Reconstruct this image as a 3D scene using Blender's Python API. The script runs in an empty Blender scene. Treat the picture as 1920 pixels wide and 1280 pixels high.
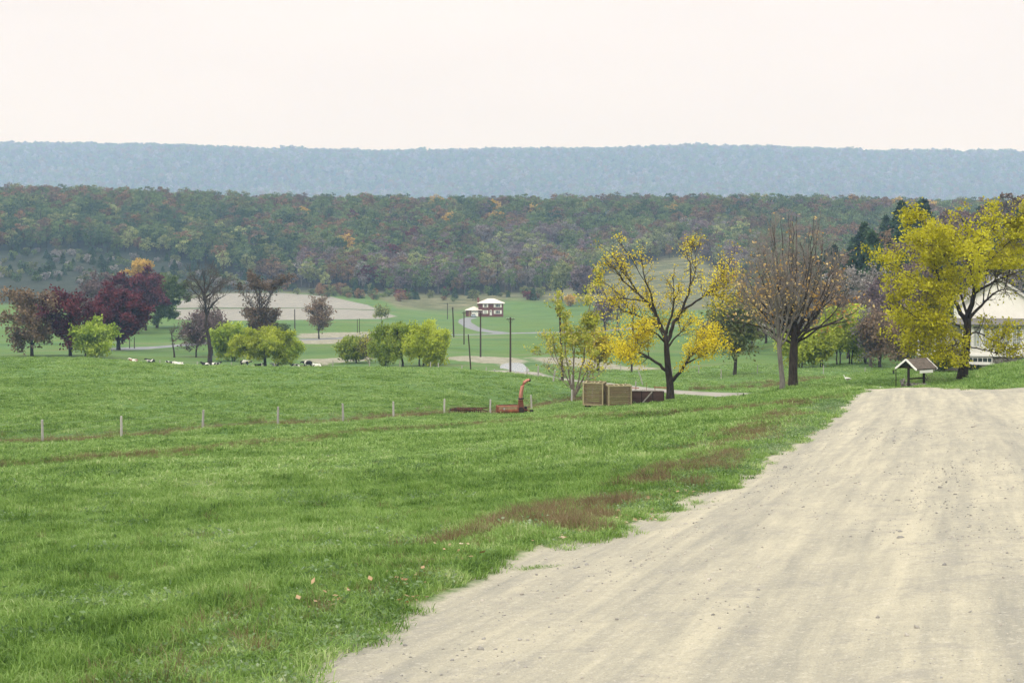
import bpy, math, random
import numpy as np
R = math.radians
F = 2417.0            # focal length in the photograph's own pixels (1920 wide)
HZ = 500.0            # horizon row
sc = bpy.context.scene
col = sc.collection

# ------------------------------------------------------------------ camera, sky, sun, exposure
cam_d = bpy.data.cameras.new('camera'); cam = bpy.data.objects.new('camera', cam_d); col.objects.link(cam)
cam_d.sensor_width = 36; cam_d.lens = 36 * F / 1920; cam_d.shift_y = -(640 - HZ) / 1920
cam_d.clip_start = 0.1; cam_d.clip_end = 20000
cam.location = (0, 0, 0); cam.rotation_euler = (R(90), 0, 0)
sc.camera = cam
SUN_EL, SUN_AZ = R(46), R(222)      # azimuth from +Y clockwise: behind the camera, to its left
world = bpy.data.worlds.new('World'); sc.world = world; world.use_nodes = True
wn = world.node_tree.nodes; wl = world.node_tree.links; wn.clear()
w_out = wn.new('ShaderNodeOutputWorld')
sky = wn.new('ShaderNodeTexSky'); sky.sky_type = 'NISHITA'; sky.sun_disc = False
sky.sun_elevation = SUN_EL; sky.sun_rotation = SUN_AZ; sky.air_density = 1.2; sky.dust_density = 3
bg1 = wn.new('ShaderNodeBackground'); bg1.inputs[1].default_value = 0.10
wl.new(sky.outputs[0], bg1.inputs[0])
geo = wn.new('ShaderNodeTexCoord'); sep = wn.new('ShaderNodeSeparateXYZ'); wl.new(geo.outputs['Generated'], sep.inputs[0])
ramp = wn.new('ShaderNodeValToRGB'); wl.new(sep.outputs['Z'], ramp.inputs[0])
# an overcast dome: cream near the horizon, about two and a half times brighter overhead
e = ramp.color_ramp.elements; e[0].position = 0.0; e[0].color = (0.348, 0.316, 0.302, 1); e[1].position = 1.0; e[1].color = (1, 0.99, 0.97, 1)
m_ = ramp.color_ramp.elements.new(0.22); m_.color = (0.385, 0.352, 0.334, 1)
cn = wn.new('ShaderNodeTexNoise'); cn.inputs['Scale'].default_value = 2.2; cn.inputs['Detail'].default_value = 4
mp = wn.new('ShaderNodeMapping'); mp.inputs['Scale'].default_value = (1, 1, 3.5); wl.new(geo.outputs['Generated'], mp.inputs[0]); wl.new(mp.outputs[0], cn.inputs['Vector'])
cr = wn.new('ShaderNodeMapRange'); cr.inputs['From Min'].default_value = .3; cr.inputs['From Max'].default_value = .7
cr.inputs['To Min'].default_value = .95; cr.inputs['To Max'].default_value = 1.04; wl.new(cn.outputs['Fac'], cr.inputs['Value'])
mul = wn.new('ShaderNodeVectorMath'); mul.operation = 'SCALE'; wl.new(ramp.outputs[0], mul.inputs[0]); wl.new(cr.outputs[0], mul.inputs['Scale'])
bg2 = wn.new('ShaderNodeBackground'); bg2.inputs[1].default_value = 2.75; wl.new(mul.outputs[0], bg2.inputs[0])
mx = wn.new('ShaderNodeMixShader'); mx.inputs[0].default_value = 0.93
wl.new(bg1.outputs[0], mx.inputs[1]); wl.new(bg2.outputs[0], mx.inputs[2]); wl.new(mx.outputs[0], w_out.inputs[0])
sun_d = bpy.data.lights.new('sun', 'SUN'); sun = bpy.data.objects.new('sun', sun_d); col.objects.link(sun)
sun_d.energy = 1.5; sun_d.angle = R(12); sun_d.color = (1, .95, .87)
sun.rotation_euler = (R(90) - SUN_EL, 0, -SUN_AZ + R(180))
sc.view_settings.view_transform = 'Standard'; sc.view_settings.look = 'None'
sc.view_settings.exposure = 0.0; sc.view_settings.gamma = 1; sc.view_settings.use_curve_mapping = False
cy = sc.cycles
sc.render.engine = 'CYCLES'
cy.max_bounces = 6; cy.diffuse_bounces = 3; cy.glossy_bounces = 2; cy.transmission_bounces = 3; cy.transparent_max_bounces = 4; cy.volume_bounces = 1
cy.use_denoising = True
try: cy.denoiser = 'OPENIMAGEDENOISE'; cy.denoising_prefilter = 'ACCURATE'
except Exception: pass
cy.sample_clamp_indirect = 4

# ------------------------------------------------------------------ small helpers
rs = np.random.RandomState(7)
def tag(o, label=None, cat=None, group=None, kind=None):
    if label: o['label'] = label
    if cat: o['category'] = cat
    if group: o['group'] = group
    if kind: o['kind'] = kind
    return o
def empty(name, loc, rz=0.0, label=None, cat=None, group=None):
    o = bpy.data.objects.new(name, None); col.objects.link(o); o.location = loc; o.rotation_euler = (0, 0, rz)
    o.empty_display_size = .3
    return tag(o, label, cat, group)
def mesh_np(name, V, Q, mats, midx=None, smooth=False):
    """V (n,3); Q (m,k) equal sided faces, or a list of such arrays"""
    if not isinstance(Q, list): Q = [Q]
    Q = [q for q in Q if len(q)]
    me = bpy.data.meshes.new(name)
    me.vertices.add(len(V)); me.vertices.foreach_set('co', np.asarray(V, np.float32).ravel())
    tot = sum(q.size for q in Q); nf = sum(len(q) for q in Q)
    me.loops.add(tot); me.loops.foreach_set('vertex_index', np.concatenate([q.ravel() for q in Q]).astype(np.int32))
    cnt = np.concatenate([np.full(len(q), q.shape[1]) for q in Q]); st = np.concatenate([[0], np.cumsum(cnt)[:-1]])
    me.polygons.add(nf); me.polygons.foreach_set('loop_start', st.astype(np.int32))
    if midx is not None: me.polygons.foreach_set('material_index', np.asarray(midx, np.int32))
    if smooth: me.polygons.foreach_set('use_smooth', np.ones(nf, bool))
    for m in (mats if isinstance(mats, (list, tuple)) else [mats]): me.materials.append(m)
    me.update(calc_edges=True)
    return me
def link(name, me, parent=None):
    o = bpy.data.objects.new(name, me); col.objects.link(o)
    if parent is not None: o.parent = parent
    return o
class MB:
    def __init__(s): s.v = []; s.f = []
    def quadbox(s, c8):
        n = len(s.v); s.v += [tuple(p) for p in c8]
        s.f += [tuple(n + i for i in q) for q in ((0, 3, 2, 1), (4, 5, 6, 7), (0, 1, 5, 4), (1, 2, 6, 5), (2, 3, 7, 6), (3, 0, 4, 7))]
        return s
    def box(s, c, d, rz=0.0, rx=0.0, ry=0.0):
        x, y, z = d[0] / 2, d[1] / 2, d[2] / 2
        P = np.array([(-x, -y, -z), (x, -y, -z), (x, y, -z), (-x, y, -z), (-x, -y, z), (x, -y, z), (x, y, z), (-x, y, z)])
        P = P @ rot(rx, ry, rz).T + np.array(c)
        return s.quadbox(P)
    def bar(s, a, b, w, h=None):
        """rectangular bar from a to b, w across (level), h in the other direction"""
        h = h or w; a = np.array(a, float); b = np.array(b, float); d = b - a; d /= np.linalg.norm(d)
        up = np.array((0, 0, 1.)) if abs(d[2]) < .9 else np.array((0, 1., 0)); u = np.cross(d, up); u /= np.linalg.norm(u); v = np.cross(u, d)
        u = u * w / 2; v = v * h / 2
        return s.quadbox([a - u - v, a + u - v, b + u - v, b - u - v, a - u + v, a + u + v, b + u + v, b - u + v])
    def tube(s, pts, rad, k=8, cap=True, sx=1.0):
        pts = [np.array(p, float) for p in pts]; n0 = len(s.v); n = len(pts)
        if not hasattr(rad, '__len__'): rad = [rad] * n
        for i, p in enumerate(pts):
            d = pts[min(i + 1, n - 1)] - pts[max(i - 1, 0)]; d = d / (np.linalg.norm(d) + 1e-9)
            up = np.array((0, 0, 1.)) if abs(d[2]) < .92 else np.array((1., 0, 0)); u = np.cross(d, up); u /= np.linalg.norm(u); v = np.cross(d, u)
            for j in range(k):
                t = 2 * math.pi * j / k; s.v.append(tuple(p + rad[i] * (sx * math.cos(t) * u + math.sin(t) * v)))
        for i in range(n - 1):
            for j in range(k):
                a = n0 + i * k + j; b = n0 + i * k + (j + 1) % k; s.f.append((a, b, b + k, a + k))
        if cap:
            s.f.append(tuple(n0 + j for j in range(k))[::-1]); s.f.append(tuple(n0 + (n - 1) * k + j for j in range(k)))
        return s
    def poly(s, pts): n = len(s.v); s.v += [tuple(p) for p in pts]; s.f.append(tuple(range(n, n + len(pts)))); return s
    def prism(s, out, d):
        """extrude the outline (3D points) along d"""
        n = len(s.v); k = len(out); d = np.array(d, float)
        s.v += [tuple(p) for p in out] + [tuple(np.array(p) + d) for p in out]
        s.f.append(tuple(range(n, n + k))); s.f.append(tuple(range(n + 2 * k - 1, n + k - 1, -1)))
        for i in range(k): a, b = n + i, n + (i + 1) % k; s.f.append((a, a + k, b + k, b))
        return s
    def build(s, name, mat, parent=None, smooth=False):
        me = bpy.data.meshes.new(name); me.from_pydata(s.v, [], s.f); me.materials.append(mat)
        import bmesh
        bm = bmesh.new(); bm.from_mesh(me); bmesh.ops.recalc_face_normals(bm, faces=bm.faces); bm.to_mesh(me); bm.free()
        if smooth: me.polygons.foreach_set('use_smooth', np.ones(len(me.polygons), bool))
        return link(name, me, parent)
def rot(rx, ry, rz):
    cx, sx, cy_, sy, cz, sz = math.cos(rx), math.sin(rx), math.cos(ry), math.sin(ry), math.cos(rz), math.sin(rz)
    return np.array([[cz, -sz, 0], [sz, cz, 0], [0, 0, 1]]) @ np.array([[cy_, 0, sy], [0, 1, 0], [-sy, 0, cy_]]) @ np.array([[1, 0, 0], [0, cx, -sx], [0, sx, cx]])
def copy_tree(o, parent=None):
    c = o.copy(); col.objects.link(c)
    if parent is not None: c.parent = parent
    for ch in [k for k in o.children]: copy_tree(ch, c)
    return c

# ------------------------------------------------------------------ materials
def nodemat(name):
    m = bpy.data.materials.new(name); m.use_nodes = True; nt = m.node_tree; nt.nodes.clear()
    return m, nt.nodes, nt.links
def noise(N, L, vec, scale, detail=3, rough=.55):
    n = N.new('ShaderNodeTexNoise'); n.inputs['Scale'].default_value = scale; n.inputs['Detail'].default_value = detail; n.inputs['Roughness'].default_value = rough
    if vec is not None: L.new(vec, n.inputs['Vector'])
    return n.outputs['Fac']
def rampn(N, L, fac, stops, interp='LINEAR'):
    r = N.new('ShaderNodeValToRGB'); r.color_ramp.interpolation = interp; E = r.color_ramp.elements
    while len(E) < len(stops): E.new(.5)
    for el, (p, c) in zip(E, stops): el.position = p; el.color = (*c, 1)
    L.new(fac, r.inputs[0]); return r.outputs[0]
def mixc(N, L, fac, a, b, blend='MIX'):
    n = N.new('ShaderNodeMix'); n.data_type = 'RGBA'; n.blend_type = blend
    for s, v in ((n.inputs[0], fac), (n.inputs[6], a), (n.inputs[7], b)):
        if hasattr(v, 'is_linked'): L.new(v, s)
        elif hasattr(v, '__len__'): s.default_value = (*v, 1)
        else: s.default_value = v
    return n.outputs[2]
def mrange(N, L, v, a, b, c=0.0, d=1.0, smooth=True):
    n = N.new('ShaderNodeMapRange'); n.interpolation_type = 'SMOOTHSTEP' if smooth else 'LINEAR'
    n.inputs[1].default_value = a; n.inputs[2].default_value = b; n.inputs[3].default_value = c; n.inputs[4].default_value = d
    L.new(v, n.inputs[0]); return n.outputs[0]
def math_(N, L, op, a, b=None):
    n = N.new('ShaderNodeMath'); n.operation = op
    for s, v in zip(n.inputs, (a, b)):
        if v is None: continue
        if hasattr(v, 'is_linked'): L.new(v, s)
        else: s.default_value = v
    return n.outputs[0]
def finish(m, N, L, colr, rough=.8, bump=None, bstr=.3, bdist=.02, spec=.2, metal=0.0):
    o = N.new('ShaderNodeOutputMaterial'); b = N.new('ShaderNodeBsdfPrincipled')
    if hasattr(colr, 'is_linked'): L.new(colr, b.inputs['Base Color'])
    else: b.inputs['Base Color'].default_value = (*colr, 1)
    if hasattr(rough, 'is_linked'): L.new(rough, b.inputs['Roughness'])
    else: b.inputs['Roughness'].default_value = rough
    b.inputs['Specular IOR Level'].default_value = spec; b.inputs['Metallic'].default_value = metal
    if bump is not None:
        bn = N.new('ShaderNodeBump'); bn.inputs['Strength'].default_value = bstr; bn.inputs['Distance'].default_value = bdist
        L.new(bump, bn.inputs['Height']); L.new(bn.outputs[0], b.inputs['Normal'])
    L.new(b.outputs[0], o.inputs[0]); return m
def simple(name, c, c2=None, scale=4, rough=.8, bstr=.3, bdist=.02, spec=.2, metal=0.0, stretch=(1, 1, 1)):
    m, N, L = nodemat(name); tc = N.new('ShaderNodeTexCoord'); mp = N.new('ShaderNodeMapping'); mp.inputs['Scale'].default_value = stretch
    L.new(tc.outputs['Object'], mp.inputs[0]); f = noise(N, L, mp.outputs[0], scale, 5, .65)
    c2 = c2 or tuple(x * .6 for x in c)
    cc = rampn(N, L, f, [(.3, c2), (.68, c)]); oi = N.new('ShaderNodeObjectInfo'); hs = N.new('ShaderNodeHueSaturation'); L.new(cc, hs.inputs['Color']); L.new(mrange(N, L, oi.outputs['Random'], 0, 1, .84, 1.14, False), hs.inputs['Value']); cc = hs.outputs[0]
    return finish(m, N, L, cc, rough, f, bstr, bdist, spec, metal)
def leafmat(name, cols, trans=.3, pos_scale=.35, sheen=.15, objvar=.25):
    """leaf: a ramp over a random value for each leaf and a slow noise through the crown"""
    m, N, L = nodemat(name); g = N.new('ShaderNodeNewGeometry'); oi = N.new('ShaderNodeObjectInfo')
    n1 = noise(N, L, g.outputs['Position'], pos_scale, 2)
    a = math_(N, L, 'MULTIPLY', g.outputs['Random Per Island'], .5); b = math_(N, L, 'MULTIPLY', mrange(N, L, n1, .3, .7), .5)
    f = math_(N, L, 'ADD', a, b)
    k = len(cols); cc = rampn(N, L, f, [(.1 + .8 * i / max(1, k - 1), c) for i, c in enumerate(cols)])
    v = math_(N, L, 'MULTIPLY_ADD', oi.outputs['Random'], 2 * objvar); v.node.inputs[2].default_value = 1 - objvar
    hs = N.new('ShaderNodeHueSaturation'); L.new(cc, hs.inputs['Color']); L.new(v, hs.inputs['Value'])
    o = N.new('ShaderNodeOutputMaterial'); d = N.new('ShaderNodeBsdfPrincipled'); d.inputs['Roughness'].default_value = .55; d.inputs['Specular IOR Level'].default_value = sheen
    t = N.new('ShaderNodeBsdfTranslucent'); L.new(hs.outputs[0], d.inputs['Base Color']); L.new(hs.outputs[0], t.inputs[0])
    mx = N.new('ShaderNodeMixShader'); mx.inputs[0].default_value = trans; L.new(d.outputs[0], mx.inputs[1]); L.new(t.outputs[0], mx.inputs[2]); L.new(mx.outputs[0], o.inputs[0])
    return m
M = {}
M['bark'] = simple('bark', (.075, .06, .05), (.02, .016, .014), 9, .95, .8, .03, stretch=(1, 1, .25))
M['bark_mid'] = simple('bark_twig', (.12, .1, .085), (.06, .048, .04), 5, .9)
M['bark_grey'] = simple('bark_grey', (.22, .2, .18), (.1, .09, .08), 9, .95, .8, .03, stretch=(1, 1, .25))
M['twig'] = simple('twig', (.27, .23, .19), (.14, .115, .095), 3, .9)
M['twig_pale'] = simple('twig_pale', (.3, .27, .25), (.17, .15, .14), 3, .9)
M['post'] = simple('weathered_wood', (.5, .48, .46), (.3, .28, .26), 6, .9, .5, .01, stretch=(4, 4, .5))
M['pole'] = simple('creosote_pole', (.07, .05, .04), (.035, .025, .02), 5, .9, .4, .01, stretch=(3, 3, .4))
M['wire'] = simple('wire', (.3, .3, .3), None, 5, .5)
M['rust'] = simple('rust', (.26, .095, .05), (.09, .035, .022), 3.5, .85, .5, .01)
M['rust_dark'] = simple('dark_rust', (.13, .055, .035), (.035, .018, .014), 3.5, .9, .5, .01)
M['rust_pale'] = simple('faded_red_paint', (.5, .22, .17), (.28, .11, .075), 3, .7, .3, .01)
M['rust_tan'] = simple('rusty_tan_panel', (.34, .24, .15), (.2, .11, .065), 3.5, .8, .4, .01)
M['dark_metal'] = simple('dark_metal', (.05, .04, .035), (.02, .016, .014), 6, .8)
M['tyre'] = simple('tyre', (.02, .02, .02), None, 6, .9)
M['tan_board'] = simple('tan_board', (.22, .175, .1), (.11, .085, .05), 3, .85, .5, .01, stretch=(.6, .6, 8))
M['tan_trim'] = simple('tan_trim', (.42, .37, .23), (.26, .22, .125), 4, .85, .4, .01, stretch=(3, 3, .8))
M['dark_board'] = simple('dark_board', (.1, .06, .05), (.05, .033, .028), 3, .9, .5, .01, stretch=(.6, .6, 8))
M['grey_board'] = simple('grey_board', (.42, .4, .35), (.25, .23, .2), 4, .9, .4, .01)
M['brick'] = simple('red_brick', (.19, .068, .055), (.12, .045, .04), 2.5, .9)
M['white'] = simple('white_paint', (.84, .83, .8), (.72, .71, .68), 2, .6, .1)
M['clapboard'] = simple('white_siding', (.86, .84, .79), (.78, .76, .7), 1.5, .6, .1)
M['roof_pale'] = simple('pale_roof', (.62, .58, .53), (.5, .47, .43), 3, .8)
M['roof_grey'] = simple('grey_shingle', (.17, .165, .16), (.11, .105, .1), 5, .9)
M['shake'] = simple('brown_shingle', (.15, .125, .1), (.085, .07, .058), 7, .9, .5, .01)
M['glass'] = simple('window_glass', (.06, .075, .08), (.03, .04, .045), 2, .12, 0, .01, .5)
M['curtain'] = simple('curtain', (.5, .52, .5), (.3, .33, .33), 5, .9)
M['stone'] = simple('stone', (.36, .34, .3), (.16, .15, .13), 5, .9, .8, .02)
M['mortar'] = simple('mortar', (.2, .19, .17), None, 12, .95)
M['block'] = simple('grey_block', (.25, .24, .22), (.16, .155, .145), 4, .9)
M['black_wood'] = simple('dark_post', (.045, .032, .026), (.022, .016, .013), 5, .85)
M['car_blue'] = simple('pale_blue_paint', (.5, .58, .68), (.42, .5, .6), 2, .3, 0, .01, .5)
M['chrome'] = simple('chrome', (.6, .6, .6), None, 3, .25, 0, .01, .5, 1.0)
M['pebble'] = simple('pebble', (.42, .4, .36), (.2, .2, .19), 30, .9)
L_ = leafmat
M['l_dkgreen'] = L_('leaf_dark_green', [(.026, .052, .022), (.062, .105, .042), (.105, .16, .062)])
M['l_green'] = L_('leaf_dull_green', [(.052, .088, .03), (.125, .185, .06), (.21, .275, .095)])
M['l_olive'] = L_('leaf_olive', [(.07, .095, .035), (.17, .195, .07), (.27, .285, .11)])
M['l_rust'] = L_('leaf_rust', [(.085, .052, .026), (.21, .128, .062), (.33, .21, .11)])
M['l_brown'] = L_('leaf_brown', [(.07, .05, .035), (.17, .12, .075), (.28, .2, .13)])
M['l_maroon'] = L_('leaf_maroon', [(.035, .01, .018), (.11, .024, .036), (.2, .045, .055)])
M['l_plum'] = L_('leaf_plum', [(.075, .056, .062), (.17, .125, .13), (.3, .225, .225)])
M['l_gold'] = L_('leaf_gold', [(.25, .17, .03), (.5, .34, .07), (.7, .5, .13)])
M['l_grey'] = L_('leaf_grey_twig', [(.12, .112, .108), (.24, .225, .215), (.4, .375, .35)])
M['l_pale'] = L_('leaf_pale_green', [(.13, .15, .06), (.27, .31, .115), (.41, .44, .19)])
M['l_yellow'] = L_('leaf_yellow', [(.32, .26, .01), (.66, .54, .02), (.88, .78, .08)], .42, .5)
M['l_yellow2'] = L_('leaf_yellow_olive', [(.32, .31, .01), (.66, .62, .02), (.88, .84, .07)], .42, .5)
M['l_orange'] = L_('leaf_orange', [(.36, .18, .04), (.68, .45, .14), (.85, .66, .34)], .35, .5)
M['l_tan'] = L_('leaf_tan_green', [(.2, .24, .03), (.42, .45, .06), (.72, .62, .2)], .35, .6)
M['l_willow'] = L_('leaf_willow', [(.2, .27, .02), (.44, .52, .05), (.64, .7, .13)], .4, .25)
M['l_willow2'] = L_('leaf_willow_dark', [(.12, .18, .02), (.28, .38, .045), (.46, .54, .1)], .4, .25)  # deeper green leaf colour for some of the willows

# ------------------------------------------------------------------ terrain
def at(px, py, Y): return np.array(((px - 960) / F * Y, Y, (HZ - py) / F * Y))
def plane_z(X, Y):
    X = np.clip(X, -60, 45); return -1.6 - .1 * Y + .0386 * X + .0564 * ((np.sqrt(X * X + 9) + X) / 2 - 1.5)
COLS = {   # pixel column: (distance m, row) of the ground seen or hidden there
 -900: [(82, 800), (108, 740), (150, 690), (200, 705), (270, 680), (400, 640), (500, 600), (600, 570), (720, 520)],
 130: [(83, 800), (108, 730), (150, 672), (185, 712), (215, 700), (270, 669), (330, 652), (400, 625), (500, 592), (600, 560), (720, 522)],
 300: [(84, 793), (112, 728), (150, 683), (188, 716), (220, 701), (265, 680), (330, 659), (350, 653), (430, 622), (500, 597), (600, 565), (720, 534)],
 500: [(87, 786), (95, 770), (120, 722), (150, 689), (195, 714), (225, 702), (255, 688), (290, 675), (350, 650), (430, 625), (520, 598), (600, 575), (700, 551), (750, 538)],
 700: [(93, 777), (105, 755), (125, 718), (152, 690), (195, 712), (220, 700), (245, 690), (290, 672), (350, 648), (430, 628), (520, 600), (630, 578), (700, 560), (740, 547)],
 850: [(101, 772), (115, 748), (135, 712), (155, 693), (190, 712), (220, 697), (250, 680), (300, 660), (370, 641), (430, 628), (520, 608), (630, 592), (720, 558), (760, 545)],
 960: [(108, 774), (116, 760), (130, 728), (150, 703), (180, 714), (211, 698), (240, 686), (300, 664), (370, 641), (430, 626), (520, 608), (630, 591), (720, 555), (760, 543)],
 1100: [(105, 763), (121, 750), (135, 733), (145, 721), (165, 711), (211, 695), (240, 683), (300, 660), (370, 640), (430, 625), (520, 603), (630, 583), (720, 560), (760, 545)],
 1250: [(100, 759), (110, 750), (122, 748), (135, 735), (150, 722), (170, 710), (211, 694), (260, 676), (330, 650), (430, 622), (520, 600), (630, 578), (720, 552), (780, 520)],
 1400: [(95, 745), (105, 742), (118, 746), (130, 736), (150, 722), (170, 706), (200, 688), (250, 668), (330, 645), (430, 618), (520, 595), (630, 570), (720, 545), (800, 505)],
 1500: [(90, 731), (97, 725), (108, 730), (130, 722), (150, 712), (180, 700), (210, 688), (260, 664), (330, 622), (430, 592), (520, 590), (630, 565), (720, 540), (800, 500)],
 1600: [(74, 731), (82, 728), (92, 731), (102, 724), (120, 709), (135, 704), (160, 710), (200, 692), (260, 660), (330, 600), (400, 556), (500, 560), (630, 555), (720, 535), (800, 500)],
 1700: [(62, 731), (71, 727), (80, 731), (92, 728), (100, 718), (110, 705), (121, 693), (135, 692), (160, 704), (210, 690), (260, 645), (320, 560), (400, 492), (500, 500), (600, 540), (720, 530)],
 1800: [(60, 731), (68, 727), (78, 729), (88, 722), (100, 712), (110, 702), (121, 691), (140, 690), (200, 686), (260, 635), (320, 555), (400, 480), (500, 482), (600, 500), (720, 515)],
 1870: [(58, 730), (64, 727), (70, 721), (80, 700), (88, 689), (100, 690), (118, 691), (140, 690), (200, 680), (260, 622), (330, 535), (400, 462), (500, 458), (600, 480), (720, 490)],
 2050: [(50, 735), (60, 725), (70, 700), (85, 675), (118, 672), (140, 675), (200, 660), (260, 600), (330, 510), (400, 440), (500, 425), (600, 450), (720, 480)],
 2900: [(50, 735), (60, 725), (70, 700), (85, 675), (118, 672), (140, 675), (200, 660), (260, 600), (330, 510), (400, 440), (500, 425), (600, 450), (720, 480)]}
MIDTOP = ([-900, 130, 300, 500, 700, 960, 1200, 1450, 1600, 1750, 2000, 2900], [345, 350, 356, 365, 368, 369, 367, 368, 370, 374, 374, 380])
FARTOP = ([-900, 130, 300, 420, 700, 850, 960, 1150, 1200, 1340, 1500, 1650, 1720, 1800, 1920, 2900], [270, 273, 276, 281, 286, 285, 283, 283, 279, 277, 281, 287, 291, 289, 290, 300])
def pchip(x, y, xn):
    x = np.asarray(x, float); y = np.asarray(y, float); h = np.diff(x); d = np.diff(y, axis=0) / (h if y.ndim == 1 else h[:, None])
    m = np.zeros_like(y); w1 = 2 * h[1:] + h[:-1]; w2 = h[1:] + 2 * h[:-1]
    if y.ndim > 1: w1 = w1[:, None]; w2 = w2[:, None]
    with np.errstate(divide='ignore', invalid='ignore'):
        mm = (w1 + w2) / (w1 / d[:-1] + w2 / d[1:])
    m[1:-1] = np.where(d[:-1] * d[1:] > 0, mm, 0); m[0] = d[0]; m[-1] = d[-1]
    i = np.clip(np.searchsorted(x, xn) - 1, 0, len(x) - 2); t = (np.clip(xn, x[0], x[-1]) - x[i]) / h[i]; hh = h[i]
    if y.ndim > 1: t = t[:, None]; hh = hh[:, None]
    return (2*t**3 - 3*t**2 + 1) * y[i] + (t**3 - 2*t**2 + t) * hh * m[i] + (-2*t**3 + 3*t**2) * y[i+1] + (t**3 - t**2) * hh * m[i+1]
YMAX = 7800.0; TY = np.exp(np.linspace(math.log(40), math.log(YMAX), 1000)); CP = sorted(COLS)
TAB = np.zeros((len(CP), len(TY)))
for k, c in enumerate(CP):
    pts = [(Y, (HZ - py) / F * Y) for Y, py in COLS[c]]
    y0 = pts[0][0]; near = [(Y, float(plane_z((c - 960) / F * Y, Y))) for Y in (38, 44, 50, 56, 62, 68, 75, 82, 90) if Y < y0 - 7]
    zb = pts[-1][1]; Yb = pts[-1][0]
    crest = (HZ - (np.interp(c, *MIDTOP) + 33)) / F * 1050
    for Y in (860, 950): pts.append((Y, zb + (crest - zb) * ((Y - Yb) / (1050 - Yb)) ** 1.05))
    pts += [(1050, crest), (1130, crest - 8), (1400, crest - 50), (2200, crest - 60), (3300, crest - 38)]
    fz = (HZ - (np.interp(c, *FARTOP) + 5)) / F * 5200
    pts += [(3950, crest + (fz - crest) * .18), (4600, crest + (fz - crest) * .58), (5200, fz), (5400, fz + 2), (6300, fz * .6), (7800, fz * .4)]
    a = np.array(near + pts); TAB[k] = pchip(np.log(a[:, 0]), a[:, 1], np.log(TY))
CD = np.linspace(-900, 2900, 951); TAB = pchip(CP, TAB, CD)          
def vnoise(x, y, seed=0):
    """cheap smooth value noise, -1..1"""
    xi = np.floor(x).astype(np.int64); yi = np.floor(y).astype(np.int64); fx = x - xi; fy = y - yi; fx = fx*fx*(3-2*fx); fy = fy*fy*(3-2*fy)
    def h(a, b):
        n = (a * 374761393 + b * 668265263 + seed * 982451653) & 0x7fffffff; n = ((n ^ (n >> 13)) * 1274126177) & 0x7fffffff
        return ((n ^ (n >> 16)) & 0xffff) / 32767.5 - 1
    return (h(xi, yi) * (1-fx) + h(xi+1, yi) * fx) * (1-fy) + (h(xi, yi+1) * (1-fx) + h(xi+1, yi+1) * fx) * fy
def base_h(X, Y):
    X = np.asarray(X, float); Y = np.asarray(Y, float); Yc = np.maximum(Y, 40)
    px = np.clip(960 + F * X / Yc, -900, 2899.9); ci = (px + 900) / 4; c0 = np.minimum(ci.astype(int), 949); cf = ci - c0
    ri = np.log(np.clip(Yc, 40, YMAX - 1) / 40) / math.log(YMAX / 40) * 999; r0 = np.minimum(ri.astype(int), 998); rf = ri - r0
    t = (TAB[c0, r0]*(1-cf) + TAB[c0+1, r0]*cf)*(1-rf) + (TAB[c0, r0+1]*(1-cf) + TAB[c0+1, r0+1]*cf)*rf
    w = np.clip((Y - 45) / 12, 0, 1); w = w*w*(3-2*w)
    return plane_z(X, Y) * (1 - w) + t * w
def hit(px, py, y0=2.0, y1=1200.0):
    Y = np.exp(np.linspace(math.log(y0), math.log(y1), 4000)); X = (px - 960) / F * Y; z = (HZ - py) / F * Y
    b = np.nonzero(z < base_h(X, Y))[0]; i = b[0] if len(b) else len(Y) - 1
    return np.array((X[i], Y[i]))
def hits(pp, **k): return np.array([hit(a, b, **k) for a, b in pp])
def seg_dist(X, Y, P, closed=False):
    P = np.asarray(P); Q = np.roll(P, -1, 0) if closed else P[1:]; A = P if closed else P[:-1]
    D = np.full(X.shape, 1e9)
    for (ax, ay), (bx, by) in zip(A, Q):
        dx, dy = bx - ax, by - ay; t = np.clip(((X - ax) * dx + (Y - ay) * dy) / (dx*dx + dy*dy + 1e-9), 0, 1)
        D = np.minimum(D, np.hypot(X - ax - t*dx, Y - ay - t*dy))
    return D
def inside(X, Y, P):
    P = np.asarray(P); Q = np.roll(P, -1, 0); c = np.zeros(X.shape, bool)
    for (ax, ay), (bx, by) in zip(P, Q):
        if ay == by: continue
        c ^= ((ay > Y) != (by > Y)) & (X < (bx - ax) * (Y - ay) / (by - ay) + ax)
    return c
def sdf(X, Y, P): d = seg_dist(X, Y, P, True); return np.where(inside(X, Y, P), d, -d)   # positive inside
# regions, as world outlines
road_left = hits([(600, 1222), (700, 1150), (860, 1095), (1000, 1020), (1170, 990), (1250, 930), (1345, 905), (1430, 855), (1480, 835), (1530, 800), (1560, 770), (1600, 741), (1625, 735)])
ROAD = np.vstack([[(-3.2, -12), (-2.6, 0), (-1.75, 4)], road_left, [(20.6, 79), (22.5, 76), (23.2, 70), (23.8, 65.5), (26, 62.5), (34, 60), (36, 50), (26, 35), (16, 20), (11, 8), (9, -12)]])
PLOUGH = hits([(322, 592), (335, 565), (400, 551), (520, 549), (620, 556), (690, 572), (745, 592), (720, 598), (600, 600), (450, 601), (330, 598)])
FARROAD = hits([(200, 655), (270, 652), (345, 647), (420, 641), (560, 637), (700, 631), (820, 627), (900, 627), (1000, 624), (1100, 620), (1170, 616), (1260, 612)])
DRIVE = hits([(886, 595), (872, 598), (871, 604), (884, 612), (908, 620), (945, 625)])
LANE = hits([(930, 697), (985, 700), (1050, 711), (1120, 718), (1200, 729), (1290, 736), (1370, 741)], y0=128, y1=300)
LANE = np.vstack([LANE, [(22.5, 117), (24, 111)]])
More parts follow.
